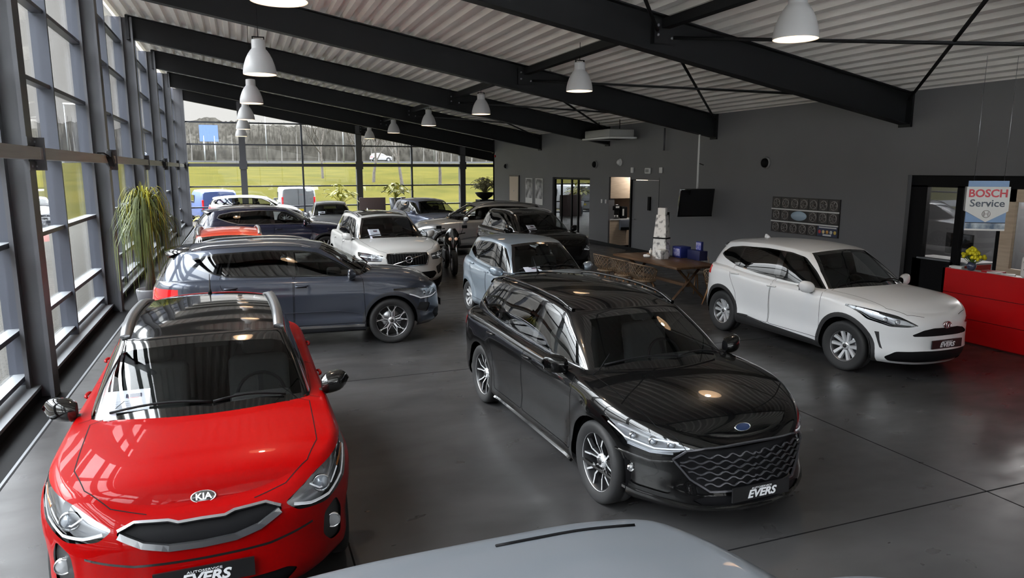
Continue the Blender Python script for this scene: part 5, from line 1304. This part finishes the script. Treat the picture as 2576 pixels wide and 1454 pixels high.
b = MB(); b.lathe([(0, 0), (.035, 0), (.037, .11), (.030, .115), (.012, .125), (.012, .16), (0, .16)], white, 16); o = b.build('spray_bottle'); o.location = (8.52, 13.62, .76); tag(o, 'small white bottle beside the display tower on the oak table', 'bottle')
# --- television on a ceiling pole
o = empty('television', (11.46, 16.15, 1.78), .0, 'black television tilted down, hung on a white pole from a beam end', 'television')
M_ = Matrix.Rotation(.20, 4, 'X') @ Matrix.Rotation(0, 4, 'Z')
Mt = Matrix.Rotation(-.15, 4, 'Z') @ Matrix.Rotation(.16, 4, 'X')
MB().bbox(-.50, .50, -.035, .02, -.38, .38, .01, gloss_black, Mt).build('screen_case', o)
MB().box(-.47, .47, -.038, -.034, -.34, .35, mat('dark_screen', (.004, .004, .005), .12, coat=.6), Mt).build('screen', o)
MB().box(-.50, .50, -.040, -.030, -.375, -.345, blackm, Mt).box(-.05, .05, .02, .12, -.12, .12, blackm, Mt).build('bracket', o)
MB().tube([(.10, .10, .1), (.10, .10, 1.80)], .028, white, 12).build('pole', o)
MB().tube([(.10, .10, 1.05), (.24, .06, 1.0)], .012, blackm, 6).build('cable_hook', o)
# --- air conditioner
o = empty('air_conditioner', (11.35, 20.9, 3.62), 0, 'pale ceiling cassette air conditioner near the grey wall', 'air conditioner')
MB().bbox(-.45, .45, -.85, .85, .06, .30, .03, mat('ac_grey', (.30, .30, .29), .5)).build('casing', o); MB().bbox(-.50, .50, -.95, .95, 0, .06, .02, white).build('front_panel', o)
MB().box(-.34, .34, -.80, -.1, -.006, .0, blackm).build('intake_grille', o)
b = MB()
for s in (-.7, .7): b.tube([(0, s, .3), (0, s, zdeck(10.8) * K - 3.62)], .012, blackm, 6)
b.build('hanger', o)
b = MB().tube([(0, 0, 0), (0, 0, .66)], .03, steel_in, 8); o = b.build('pipe_stub'); o.location = (XWm - .12, 18.5, 3.22); tag(o, 'short grey pipe hanging by the grey wall near the air conditioner', 'pipe')
# --- small devices on the grey wall
def camdev(y, z, lab, m1=blackm, r=.07):
    o = empty('security_camera', (XWm, y, z), 0, lab, 'camera', 'dome cameras on the grey wall'); My = Matrix.Rotation(-PI / 2, 4, 'Y')
    MB().lathe([(0, 0), (r * 1.2, 0), (r * 1.2, .03), (r * .9, .05)], white if m1 is white else mat('device_grey', (.25, .25, .25), .5), 20, My).build('base', o)
    MB().lathe([(r * .95, .045), (r * .9, .09), (r * .5, .13), (0, .14)], m1, 20, My).build('dome', o)
camdev(14.14, 2.82, 'dark dome camera on the grey wall right of the television', blackm, .12); camdev(23.1, 2.84, 'dark dome camera above the inner window', blackm, .12); camdev(32.3, 2.82, 'dark dome camera above the framed oak panel', blackm, .11)
camdev(21.3, 2.90, 'white dome sensor on the grey wall above the kitchen niche', white, .10)
for y, lab in ((20.47, 'small white sensor left of the emergency light'), (18.77, 'small white sensor right of the emergency light')):
    o = MB().bbox(-.06, 0, -.07, .07, -.09, .09, .02, white).build('wall_sensor'); o.location = (XWm, y, 2.64); tag(o, lab, 'sensor')
o = MB().bbox(-.07, 0, -.15, .15, -.09, .09, .02, white).build('emergency_light'); o.location = (XWm, 19.5, 2.62); tag(o, 'white emergency light above the grey door', 'light'); MB().box(-.072, -.07, -.10, .10, -.05, .05, mat('device_grey')).build('symbol_panel', o)
o = MB().lathe([(0, 0), (.06, 0), (.055, .04), (.03, .06), (0, .065)], mat('alarm_red', (.45, .01, .015), .4), 16, Matrix.Rotation(-PI / 2, 4, 'Y')).build('fire_alarm'); o.location = (XWm, 33.9, 3.32); tag(o, 'small red fire alarm at the far end of the grey wall', 'alarm')
for y, w, lab in ((22.55, .055, 'round white light switch beside the kitchen niche'), (22.25, .05, 'narrow white light switch closer to the kitchen niche')):
    o = MB().bbox(-.03, 0, -w, w, -.07, .07, .01, white).build('light_switch'); o.location = (XWm, y, 1.55); tag(o, lab, 'switch')
# --- framed panel and posters
o = MB().box(-.05, 0, -.62, .62, -.62, .62, mat('panel_frame', (.05, .04, .04), .5)).build('framed_panel'); o.location = (XWm, 31.2, 1.78); tag(o, 'pale oak panel in a dark frame at the far end of the grey wall', 'panel')
MB().box(-.058, -.05, -.56, .56, -.56, .56, mat('cream_panel', (.62, .50, .40), .5)).build('cream_board', o); MB().lathe([(.03, 0), (.03, .01), (0, .01)], satin, 12, Matrix.Translation((-.058, 0, -.1)) @ Matrix.Rotation(-PI / 2, 4, 'Y')).build('lock', o)
for y, lab in ((29.4, 'left of two grey printed posters beside the cream panel'), (28.25, 'right of two grey printed posters, nearer the inner window')):
    o = MB().box(-.03, 0, -.40, .40, -.56, .56, white).build('poster'); o.location = (XWm, y, 1.72); tag(o, lab, 'poster', 'printed posters')
    MB().box(-.034, -.03, -.37, .37, -.30, .53, noisy('poster_print', (.06, .06, .07), (.60, .60, .62), 3, .5, 4)).build('printed_picture', o)
# --- board with small pictures and shelves of caps
o = empty('display_board', (XWm, 12.78, 1.60), 0, 'display board with three rows of small dark wheel pictures', 'board')
MB().box(-.03, 0, -1.04, 1.04, -.41, .42, mat('board_black', (.02, .018, .018), .5)).build('board', o)
for z in (.135, -.155): MB().box(-.05, -.03, -1.04, 1.04, z - .015, z + .015, white).build('rail', o)
whs = mat('picture_metal', (.30, .28, .27), .35, .6)
for r_, z in enumerate((.28, 0, -.29)):
    for k in range(7):
        y = .88 - k * .293
        if r_ == 1 and k in (2, 3): continue
        if r_ == 2 and k >= 5: continue
        c = MB(); c.box(-.036, -.03, y - .125, y + .125, z - .115, z + .115, mat('picture_dark', (.05, .042, .04), .4)); Mw = Matrix.Translation((-.037, y, z)) @ Matrix.Rotation(-PI / 2, 4, 'Y')
        c.lathe([(.105, 0), (.10, .006), (.088, .002)], whs, 18, Mw)
        for q in range(5): a = q * 2 * PI / 5 + k; c.tube([Mw @ Vector((0, 0, .004)), Mw @ Vector((.095 * math.cos(a), .095 * math.sin(a), .004))], .011, whs, 4)
        c.build('wheel_picture', o)
MB().lathe([(1, 0), (.9, .02), (0, .025)], mat('badge_ice', (.42, .55, .66), .3), 24, Matrix.Translation((-.03, .15, 0)) @ Matrix.Rotation(-PI / 2, 4, 'Y') @ Matrix.Diagonal((.11, .25, 1, 1))).build('oval_badge', o)
c = MB(); c.box(-.036, -.03, -1.02, -.46, -.40, -.18, mat('print_navy', (.04, .05, .10), .5)); c.box(-.038, -.034, -1.0, -.5, -.215, -.19, white)
for k, cc in enumerate(((.6, .05, .05), (.75, .6, .3), (.7, .35, .08), (.6, .6, .55), (.7, .5, .1))): c.lathe([(.04, 0), (0, .006)], mat('cap_%d' % k, cc, .4), 12, Matrix.Translation((-.037, -.52 - .11 * k, -.30)) @ Matrix.Rotation(-PI / 2, 4, 'Y'))
c.box(-.038, -.034, -.86, -.62, -.385, -.35, white); c.build('cap_chart', o)
# --- kitchen niche behind the opening
ky = 21.0 * K - .03; w = .74; kx = 12.10 + w
def kit(nm, cat, lab, wx, z): o = empty(nm, (wx, ky, z), PI / 2, lab, cat); return o
o = kit('kitchen_cabinet', 'cabinet', 'pale oak kitchen cabinets in the niche beside the grey door', kx, 0)
MB().box(.0, .56, -w, w, .0, .90, woodl).build('base_unit', o); MB().box(-.02, .56, -w, w, .90, .94, white).build('worktop', o); MB().box(.0, .56, -w, w, 1.66, 2.5, woodl).build('wall_unit', o)
MB().box(.54, .56, -w, w, .94, 1.66, noisy('back_oak', (.26, .17, .12), (.32, .22, .15), 3, .6, 3)).build('back_panel', o)
MB().box(-.003, 0, .10, .106, .05, .88, blackm).build('door_gap', o)
o = kit('coffee_machine', 'coffee machine', 'black coffee machine on the kitchen worktop', 12.36, .945)
MB().bbox(.10, .42, -.17, .17, 0, .50, .02, gloss_black).build('machine_body', o); MB().bbox(.02, .12, -.15, .15, .30, .46, .02, blackm).build('brew_head', o); MB().box(.02, .10, -.14, .14, .02, .04, satin).build('drip_tray', o)
MB().lathe([(0, 0), (.03, 0), (.035, .08), (.0, .08)], white, 12, Matrix.Translation((.06, -.05, .04))).build('cup', o); MB().lathe([(0, 0), (.03, 0), (.035, .08), (.0, .08)], white, 12, Matrix.Translation((.06, .06, .04))).build('cup', o); MB().box(.014, .02, -.10, .04, .38, .44, white).build('display', o)
o = kit('milk_cooler', 'machine', 'tall black milk cooler right of the coffee machine', 12.70, .945); MB().bbox(.06, .36, -.12, .12, 0, .42, .02, blackm).build('cooler_body', o); MB().box(.054, .06, .02, .08, .1, .34, white).build('label_strip', o)
o = kit('leaflet_box', 'box', 'blue grey leaflet box fixed to the front of the kitchen base unit', 12.62, .55); MB().bbox(-.14, -.003, -.17, .17, .0, .36, .01, mat('mailbox_blue_grey', (.16, .18, .22), .5)).build('box_body', o); MB().box(-.144, -.14, -.17, .17, 0, .10, blackm).build('dark_band', o)
# --- red reception counter
redc = mat('red_counter', (.55, .004, .006), .28, coat=.4)
o = empty('reception_counter', (10.42, 0, 0), .0, 'bright red reception counter at the right with grooved front', 'counter')
b = MB()
for z0, z1 in ((0.02, .37), (.38, .74), (.75, 1.12)): b.box(0, .06, 2.2, 8.0, z0, z1, redc); b.box(.0, 1.05, 7.96, 8.0, z0, z1, redc)
b.box(.02, .06, 2.2, 7.95, 0, 1.1, mat('groove_red', (.10, .002, .003), .5)); b.build('front_panel', o)
MB().box(.06, .42, 2.2, 7.95, 1.06, 1.09, white).build('shelf', o); MB().box(.42, .9, 2.2, 7.9, .70, .74, mat('desk_grey', (.2, .2, .2), .5)).build('desk_top', o)
# items on the counter
def tulips(x, y, z):
    o = empty('flower_vase', (x, y, z), 0, 'vase of yellow tulips on the red counter', 'flowers')
    MB().lathe([(0, 0), (.05, 0), (.07, .06), (.05, .13), (.04, .13)], mat('vase_blue', (.05, .06, .12), .2, coat=1), 20).build('vase', o)
    R = random.Random(3); tul = mat('tulip_yellow', (.72, .62, .01), .5); grn = mat('leaf_green', (.12, .22, .03), .55); s = MB(); f = MB()
    for k in range(46):
        a = R.uniform(0, 2 * PI); r = R.uniform(.01, .16); hh = .32 - r * .9 + R.uniform(-.03, .02); p = Vector((r * math.cos(a), r * math.sin(a), hh))
        s.tube([(0, 0, .1), (p.x * .5, p.y * .5, hh * .7), p], .004, grn, 4, False)
        f.lathe([(0, -.01), (.022, .0), (.028, .022), (.022, .045), (.008, .055)], tul, 8, Matrix.Translation(p) @ Matrix.Rotation(R.uniform(-.6, .6), 4, 'X'))
    for k in range(10):
        a = R.uniform(0, 2 * PI); d = Vector((math.cos(a), math.sin(a), 0)); q = d.cross(Vector((0, 0, 1))) * .014; s.grid([[d * (t * .16) + Vector((0, 0, .1 + .26 * t - .12 * t * t)) + q * e_ * math.sin(PI * min(1, t + .1)) for e_ in (-1, 1)] for t in np.linspace(0, 1, 6)], grn)
    s.build('stems', o); f.build('blossoms', o)
tulips(10.72, 7.75, 1.096)
o = MB().bbox(-.08, .08, -.14, .14, 0, .03, .004, mat('red_folder', (.5, .01, .02), .5)).build('red_folder'); o.location = (10.76, 7.42, 1.09); tag(o, 'red folder lying on the counter beside the tulips', 'folder')
for k, (y, rz, lab) in enumerate(((7.92, .3, 'white card holder at the corner of the red counter'), (7.3, -.2, 'stack of white leaflets on the counter right of the red folder'), (7.1, .5, 'white leaflets nearest the white money bank on the counter'))):
    o = MB().bbox(-.06, .06, -.09, .09, 0, .035 + .02 * (k == 0), .004, white).build('leaflets'); o.location = (10.62, y, 1.09); o.rotation_euler = (0, 0, rz); tag(o, lab, 'leaflets')
pig = mat('china_white', (.75, .74, .72), .25, coat=.6)
o = MB().bbox(-.05, .05, -.12, .12, .0, .32, .05, pig, seg=5).build('desk_stand'); o.location = (10.70, 6.85, 1.09); tag(o, 'rounded white desk stand with black scribble on the red counter', 'stand')
c, b = None, MB(); b.tube([(-.052, .07, .24), (-.053, .02, .20), (-.053, -.05, .24)], .004, blackm, 4); b.tube([(-.052, .06, .12), (-.053, .0, .15), (-.053, -.06, .12)], .004, blackm, 4); b.build('scribble', o)
o = MB().bbox(-.15, .15, -.2, .2, 0, .12, .01, blackm).build('desk_phone'); o.location = (10.62, 6.4, 1.096); tag(o, 'black desk telephone on the red counter near the right edge', 'telephone')
# office computer behind the window
o = empty('computer_monitor', (XWm + .5, 9.35, .98), 1.4, 'black computer monitor behind the office window', 'monitor'); MB().bbox(-.30, .30, -.03, .03, .10, .50, .01, gloss_black).build('screen', o); MB().box(-.04, .04, -.03, .06, 0, .2, blackm).build('stand', o)
struct(MB().box(XWm + .25, XWm + .95, 8.9, 10.2, .90, .97, MATS['white_paint']).build('window_sill'))
# --- hanging sign
sb = mat('sign_light_blue', (.16, .30, .55), .35); sw = mat('sign_white', (.72, .71, .69), .35); sr = mat('sign_red', (.62, .008, .03), .4); sk = mat('sign_dark', (.02, .035, .06), .4)
o = empty('hanging_sign', (10.72, 7.62, 2.13), -math.radians(38), 'double sided hanging sign with red and dark lettering over the counter', 'sign')
Mz = Matrix.Identity(4)
MB().box(-.27, .27, -.012, .012, -.40, .36, sb).build('back_board', o)
MB().prism([(-.29, .27), (.29, .27), (.29, -.10), (0, -.27), (-.29, -.10)], .015, .03, sw, Matrix.Rotation(PI / 2, 4, 'X')).build('pointed_board', o)
MB().prism([(-.29, .27), (.29, .27), (.29, -.10), (0, -.27), (-.29, -.10)], -.06, -.015, mat('sign_edge', (.45, .45, .44), .4), Matrix.Rotation(PI / 2, 4, 'X')).build('rear_board', o)
text('sign_lettering', 'BOSCH', .165, (0, -.032, .165), (PI / 2, 0, 0), sr, o, .002, 0, .004, sx=.98); text('sign_lettering', 'Service', .155, (0, -.032, .015), (PI / 2, 0, 0), sk, o, .002, 0, .002, sx=1.05)
b = MB(); b.tube([(.055 * math.cos(a), -.034, -.145 + .055 * math.sin(a)) for a in np.linspace(0, 2 * PI, 25)], .004, mat('emblem_grey', (.25, .22, .20), .4), 5, False); b.box(-.03, -.022, -.036, -.030, -.18, -.11, mat('emblem_grey')); b.box(.022, .03, -.036, -.030, -.18, -.11, mat('emblem_grey')); b.box(-.03, .03, -.036, -.030, -.149, -.141, mat('emblem_grey')); b.build('armature_emblem', o)
MB().box(-.27, .27, -.018, -.012, -.40, -.28, noisy('sign_picture', (.05, .10, .18), (.55, .62, .68), 6, .4, 4)).build('picture_strip', o); MB().box(-.27, .27, -.020, -.012, -.40, -.375, sw).box(-.27, .27, -.020, -.012, -.285, -.275, blackm).build('lower_band', o)
b = MB()
for s in (-.2, .2): b.tube([(s, 0, .36), (s, 0, zdeck(10.2) * K - 2.13)], .003, satin, 4)
b.build('wires', o)
# ================================================================ PLANTS
leafy = mat('leaf_yellow_green', (.36, .36, .02), .5); leafd = noisy('palm_leaf', (.04, .06, .012), (.12, .145, .03), 3, .55, 2, (1, 1, 1)); leafl = mat('palm_new_leaf', (.32, .30, .02), .5)
def ponytail():
    o = empty('ponytail_palm', (-1.68, 14.7, 0), 0, 'tall drooping ponytail palm by the window wall', 'plant'); R = random.Random(11)
    MB().lathe([(0, 0), (.20, 0), (.26, .42), (.25, .45), (.22, .45), (.20, .40), (0, .40)], mat('pot_grey', (.10, .10, .11), .5), 24).build('pot', o)
    MB().tube([(0, 0, .38), (.02, 0, .9), (-.02, .02, 1.45), (0, 0, 1.75)], [.11, .05, .04, .045], barkm, 10).build('trunk', o)
    f = MB(); g = MB()
    for k in range(520):
        a = R.uniform(0, 2 * PI); up = R.uniform(.1, 1.0); L_ = R.uniform(.55, 1.25); d = Vector((math.cos(a), math.sin(a), 0)); p0 = Vector((0, 0, 1.60 + R.uniform(0, .25)))
        q = d.cross(Vector((0, 0, 1))) * .012; rows = []; spread = R.uniform(.25, .66) * (1.1 - .35 * up); tp = .22 + .12 * up
        for t in np.linspace(0, 1, 11):
            rr = spread * min(1, t / .6)**.75 if t < .6 else spread * (1 + .05 * (t - .6)); z = up * .55 * (1 - (1 - min(1, t / tp))**2) - max(0, t - tp)**1.45 * L_ * 1.75
            rows.append([p0 + d * rr + Vector((0, 0, z)) + q * e_ * (1 - t * .85) for e_ in (-1, 1)])
        (g if (up > .9) else f).grid(rows, leafl if up > .9 else leafd)
    for k in range(46):
        a = R.uniform(0, 2 * PI); d = Vector((math.cos(a), math.sin(a), 0)) * R.uniform(.02, .16); q = Vector((-math.sin(a), math.cos(a), 0)) * .013; hh = R.uniform(.35, .75)
        g.grid([[Vector((0, 0, 1.75)) + d * t * 1.5 + Vector((0, 0, hh * t)) + q * e_ * (1 - t * .9) for e_ in (-1, 1)] for t in np.linspace(0, 1, 5)], leafl)
    f.build('hanging_leaves', o); g.build('upright_leaves', o)
ponytail()
def bigleaf(o, name, n, hgt, spread, seed, base, m, L0=.30, wd=.085):
    R = random.Random(seed); f = MB(); st = MB()
    for k in range(n):
        a = R.uniform(0, 2 * PI); r = R.uniform(.1, 1) * spread; zz = base + hgt * R.uniform(.45, 1) * (1 - .35 * r / spread); p = Vector((r * math.cos(a), r * math.sin(a), zz))
        st.tube([(0, 0, base), (p.x * .45, p.y * .45, base + (zz - base) * .65), p], .008, m, 4, False)
        d = Vector((math.cos(a), math.sin(a), R.uniform(-.5, .5))).normalized(); sd = d.cross(Vector((0, 0, 1))).normalized(); L_ = L0 * R.uniform(.7, 1.2); rows = []
        for t in np.linspace(0, 1, 7):
            w_ = wd * math.sin(PI * min(1, t * .93 + .05))**.7; c = p + d * (L_ * t) + Vector((0, 0, -.35 * L_ * t * t)); rows.append([c - sd * w_ + Vector((0, 0, .02)), c, c + sd * w_ + Vector((0, 0, .02))])
        f.grid(rows, m)
    st.build('stems', o); f.build('leaves', o)
potg = mat('zinc_pot', (.15, .16, .18), .4, .4)
o = empty('potted_plant', (5.02, 39.0, 0), 0, 'yellow green large leaved plant left of the brown panel', 'plant', 'large leaved potted plants'); MB().lathe([(0, 0), (.22, 0), (.30, .75), (.27, .75), (0, .70)], potg, 24).build('pot', o); bigleaf(o, 'l', 46, 1.35, .68, 2, .72, leafy, .38, .09)
o = empty('potted_plant', (7.85, 38.4, 0), 0, 'yellow green large leaved plant in a tall zinc pot right of the brown panel', 'plant', 'large leaved potted plants'); MB().lathe([(0, 0), (.20, 0), (.34, 1.15), (.31, 1.15), (0, 1.1)], potg, 24).build('pot', o); bigleaf(o, 'l', 46, .95, .72, 5, 1.1, leafy, .38, .10)
o = empty('potted_plant', (-.95, 24.3, 0), 0, 'yellowish plant half hidden behind the navy suv', 'plant', 'large leaved potted plants'); MB().lathe([(0, 0), (.2, 0), (.26, .6), (.24, .6), (0, .55)], potg, 20).build('pot', o); bigleaf(o, 'l', 22, .85, .42, 8, .6, mat('leaf_ochre', (.42, .34, .03), .5), .26, .07)
o = empty('bonsai_plant', (12.85, 38.0, 0), 0, 'pale leaved shrub in a black bowl on a black pedestal at the wall end', 'plant')
MB().box(-.42, .52, -.4, .4, 0, 1.0, blackm).build('pedestal', o); MB().lathe([(0, 1.0), (.15, 1.0), (.42, 1.18), (.56, 1.38), (.54, 1.40), (.40, 1.24), (0, 1.2)], blackm, 26).build('bowl', o)
bigleaf(o, 'l', 170, 1.05, .72, 21, 1.3, mat('leaf_pale', (.36, .34, .20), .6), .20, .06)
o = MB().bbox(-.68, .68, -.03, .03, 0, 1.22, .01, mat('brown_panel', (.16, .12, .12), .5)).build('room_divider'); o.location = (6.42, 37.3, 0); tag(o, 'flat brown divider panel between the two zinc potted plants', 'panel')
o = MB().bbox(-.14, .14, -.14, .14, 0, 1.15, .01, mat('brown_panel')).build('pedestal_box'); o.location = (8.42, 39.2, 0); tag(o, 'narrow brown post behind the plant in the tall zinc pot', 'pedestal')
# ================================================================ MOTORCYCLE
def moto():
    o = empty('motorcycle', (5.06, 17.9, 0), math.radians(-97), 'black motorcycle between the white suv and the black suv', 'motorcycle')
    for x, nm in ((.70, 'front_wheel'), (-.70, 'rear_wheel')):
        M_ = Matrix.Translation((x, 0, .31)) @ Matrix.Rotation(PI / 2, 4, 'X'); b = MB()
        b.lathe([(.22, -.06), (.29, -.06), (.31, -.02), (.31, .02), (.29, .06), (.22, .06)], tyrem, 32, M_); b.lathe([(.22, -.05), (.205, 0), (.22, .05)], satin, 32, M_)
        for k in range(6): a = k * PI / 3; b.tube([M_ @ Vector((0, 0, 0)), M_ @ Vector((.21 * math.cos(a), .21 * math.sin(a), 0))], .012, satin, 5)
        b.lathe([(.12, .05), (.12, .055), (.06, .055)], satin, 20, M_); b.build(nm, o)
    b = MB()
    for s in (-.09, .09): b.tube([(.70, s, .31), (.46, s, .98)], .024, satin, 8)
    b.build('fork', o)
    MB().bbox(-.25, .30, -.16, .16, .30, .62, .06, mat('engine_grey', (.06, .06, .065), .35, .6)).build('engine', o)
    b = MB(); b.bbox(-.05, .42, -.17, .17, .68, .96, .09, pblack); b.build('fuel_tank', o)
    MB().bbox(-.72, .0, -.15, .15, .74, .86, .05, plastic).build('seat', o)
    b = MB(); b.grid([[(.46 + .16 * math.cos(a) * (1 - t * .3), .19 * math.sin(a) * math.sin(.5 + t * 2.2), .70 + t * .48) for a in np.linspace(-1.5, 1.5, 13)] for t in np.linspace(0, 1, 8)], gloss_black); b.build('fairing', o)
    b = MB()
    for s in (-.075, .075): b.lathe([(.042, 0), (.04, .02), (0, .03)], mat('headlamp_warm', (.6, .4, .3), .2, emit=(1, .6, .4), es=.12), 14, Matrix.Translation((.625, s, .92)) @ Matrix.Rotation(PI / 2, 4, 'Y'))
    b.build('headlamp', o)
    b = MB(); b.tube([(.34, -.36, 1.04), (.44, -.15, 1.02), (.44, .15, 1.02), (.34, .36, 1.04)], .014, blackm, 6)
    for s in (-1, 1): b.tube([(.42, s * .24, 1.03), (.44, s * .30, 1.20)], .007, blackm, 5); b.bbox(.42, .45, s * .33 - .07, s * .33 + .07, 1.17, 1.25, .02, blackm)
    b.build('handlebar', o)
    MB().bbox(-.95, -.68, -.20, .20, .66, .80, .04, pblack).build('tail', o); MB().tube([(.1, -.17, .3), (-.3, -.19, .32), (-.75, -.20, .48)], [.03, .04, .055], satin, 10).build('exhaust', o)
    MB().bbox(-.60, -.35, .16, .30, .45, .75, .04, plastic).build('pannier', o)
moto()
# ================================================================ VEHICLES OUTSIDE
def van(x, y, z, rz, L_, W_, H_, col, label, rear_only=True, nm='van'):
    p = mat('%s_paint' % col[0], col[1], .35); o = empty(nm, (x, y, z), rz, label, 'van')
    # body as lofted sections along x (rear at -x)
    secs = []
    for xx, hw_, zt, zb_ in ((-L_ / 2, W_ / 2 * .90, H_ * .95, .40), (-L_ / 2 + .06, W_ / 2 * .97, H_ * .985, .32), (-L_ / 2 + .3, W_ / 2, H_, .28), (L_ * .10, W_ / 2, H_, .28), (L_ * .22, W_ / 2 * .98, H_ * .92, .28), (L_ * .34, W_ / 2 * .96, H_ * .62, .28), (L_ * .46, W_ / 2 * .90, H_ * .50, .28), (L_ / 2, W_ / 2 * .70, H_ * .40, .34)):
        pr = [(0, zb_), (hw_ * .9, zb_), (hw_, zb_ + .12), (hw_, zb_ + (zt - zb_) * .5), (hw_ * .93, zt - .12), (hw_ * .84, zt - .03), (hw_ * .5, zt), (0, zt + .01)]
        ring = [(xx, yy, zz) for yy, zz in pr] + [(xx, -yy, zz) for yy, zz in pr[::-1][1:-1]]; secs.append(ring)
    b = MB(); b.grid(secs, p, True, True); b.add(secs[0], [tuple(range(len(secs[0])))], p); b.add(secs[-1], [tuple(range(len(secs[0])))], p); b.build('body', o)
    b = MB(); b.box(L_ * .24, L_ * .335, -W_ * .40, W_ * .40, H_ * .66, H_ * .86, frit)
    for s in (-1, 1): b.box(-L_ * .05, L_ * .2, s * W_ / 2 - .03, s * W_ / 2 + .004, H_ * .60, H_ * .84, frit)
    b.build('windows', o)
    for s in (-1, 1): MB().bbox(-L_ / 2 - .02, -L_ / 2 + .08, s * W_ * .44 - .05, s * W_ * .44 + .05, H_ * .40, H_ * .72, .02, redlens).build('tail_lamp', o)
    MB().box(-L_ / 2 - .006, -L_ / 2 + .02, -.006, .006, .4, H_ * .92, blackm).box(-L_ / 2 - .008, -L_ / 2 + .02, -.26, .26, .62, .74, mat('plate_yellow', (.6, .42, .02), .5)).build('rear_doors_gap', o)
    for cx in (-L_ * .30, L_ * .32):
        for s in (1, -1): wheel(o, cx, s * (W_ / 2 - .11), .32, .20, .2, 'double', s)
    for s in (-1, 1): MB().bbox(L_ * .2, L_ * .24, s * (W_ / 2 + .09) - .08, s * (W_ / 2 + .09) + .08, H_ * .52, H_ * .64, .03, plastic).build('door_mirror', o)
van(3.05, 44.6, -.30, PI / 2 + .02, 4.4, 2.0, 1.98, ('van_white', (.20, .205, .215)), 'white van seen from behind outside the far window', nm='van')
van(-1.55, 44.2, -.30, PI / 2 + .22, 4.2, 1.95, 1.85, ('van_blue', (.055, .085, .22)), 'light blue van parked outside behind the white car')
outw = paint('outside_white_paint', (.22, .22, .225), 0, .35)
for nm, S, x, y, hd, lab in ((0, dict(FOC, paint=outw, cladm=outw, mirrorm=outw, interior=False, extra=None, letters=False), -9.6, 29.0, -80, 'white car parked outside beyond the second window bay'), (1, dict(TOY, paint=outw, interior=False, extra=None, letters=False, z=-.3), -10.2, 44.0, -70, 'white car parked farther off, seen through the panes before the palm'),
                          (2, dict(KIA, interior=False, extra=None, letters=False), -21, 134, 0, 'red car on the far road at the left end of the lawn'), (3, dict(FOC, interior=False, extra=None, letters=False, paint=bluegrey), -15, 134.5, 0, 'blue grey car on the far road beside the red one'), (4, dict(ATE, interior=False, extra=None, letters=False, paint=outw), 26, 140, 0, 'white car on the far road behind the bare trees')):
    S = dict(S); S['z'] = -.3 if nm < 2 else 4.2; make_car('car', S, lab, (x, y), hd)
import os
ONLY = os.environ.get('CARS')
for nm, S, x, y, hd, lab in CARS:
    make_car('car', S, lab, (x, y), hd)
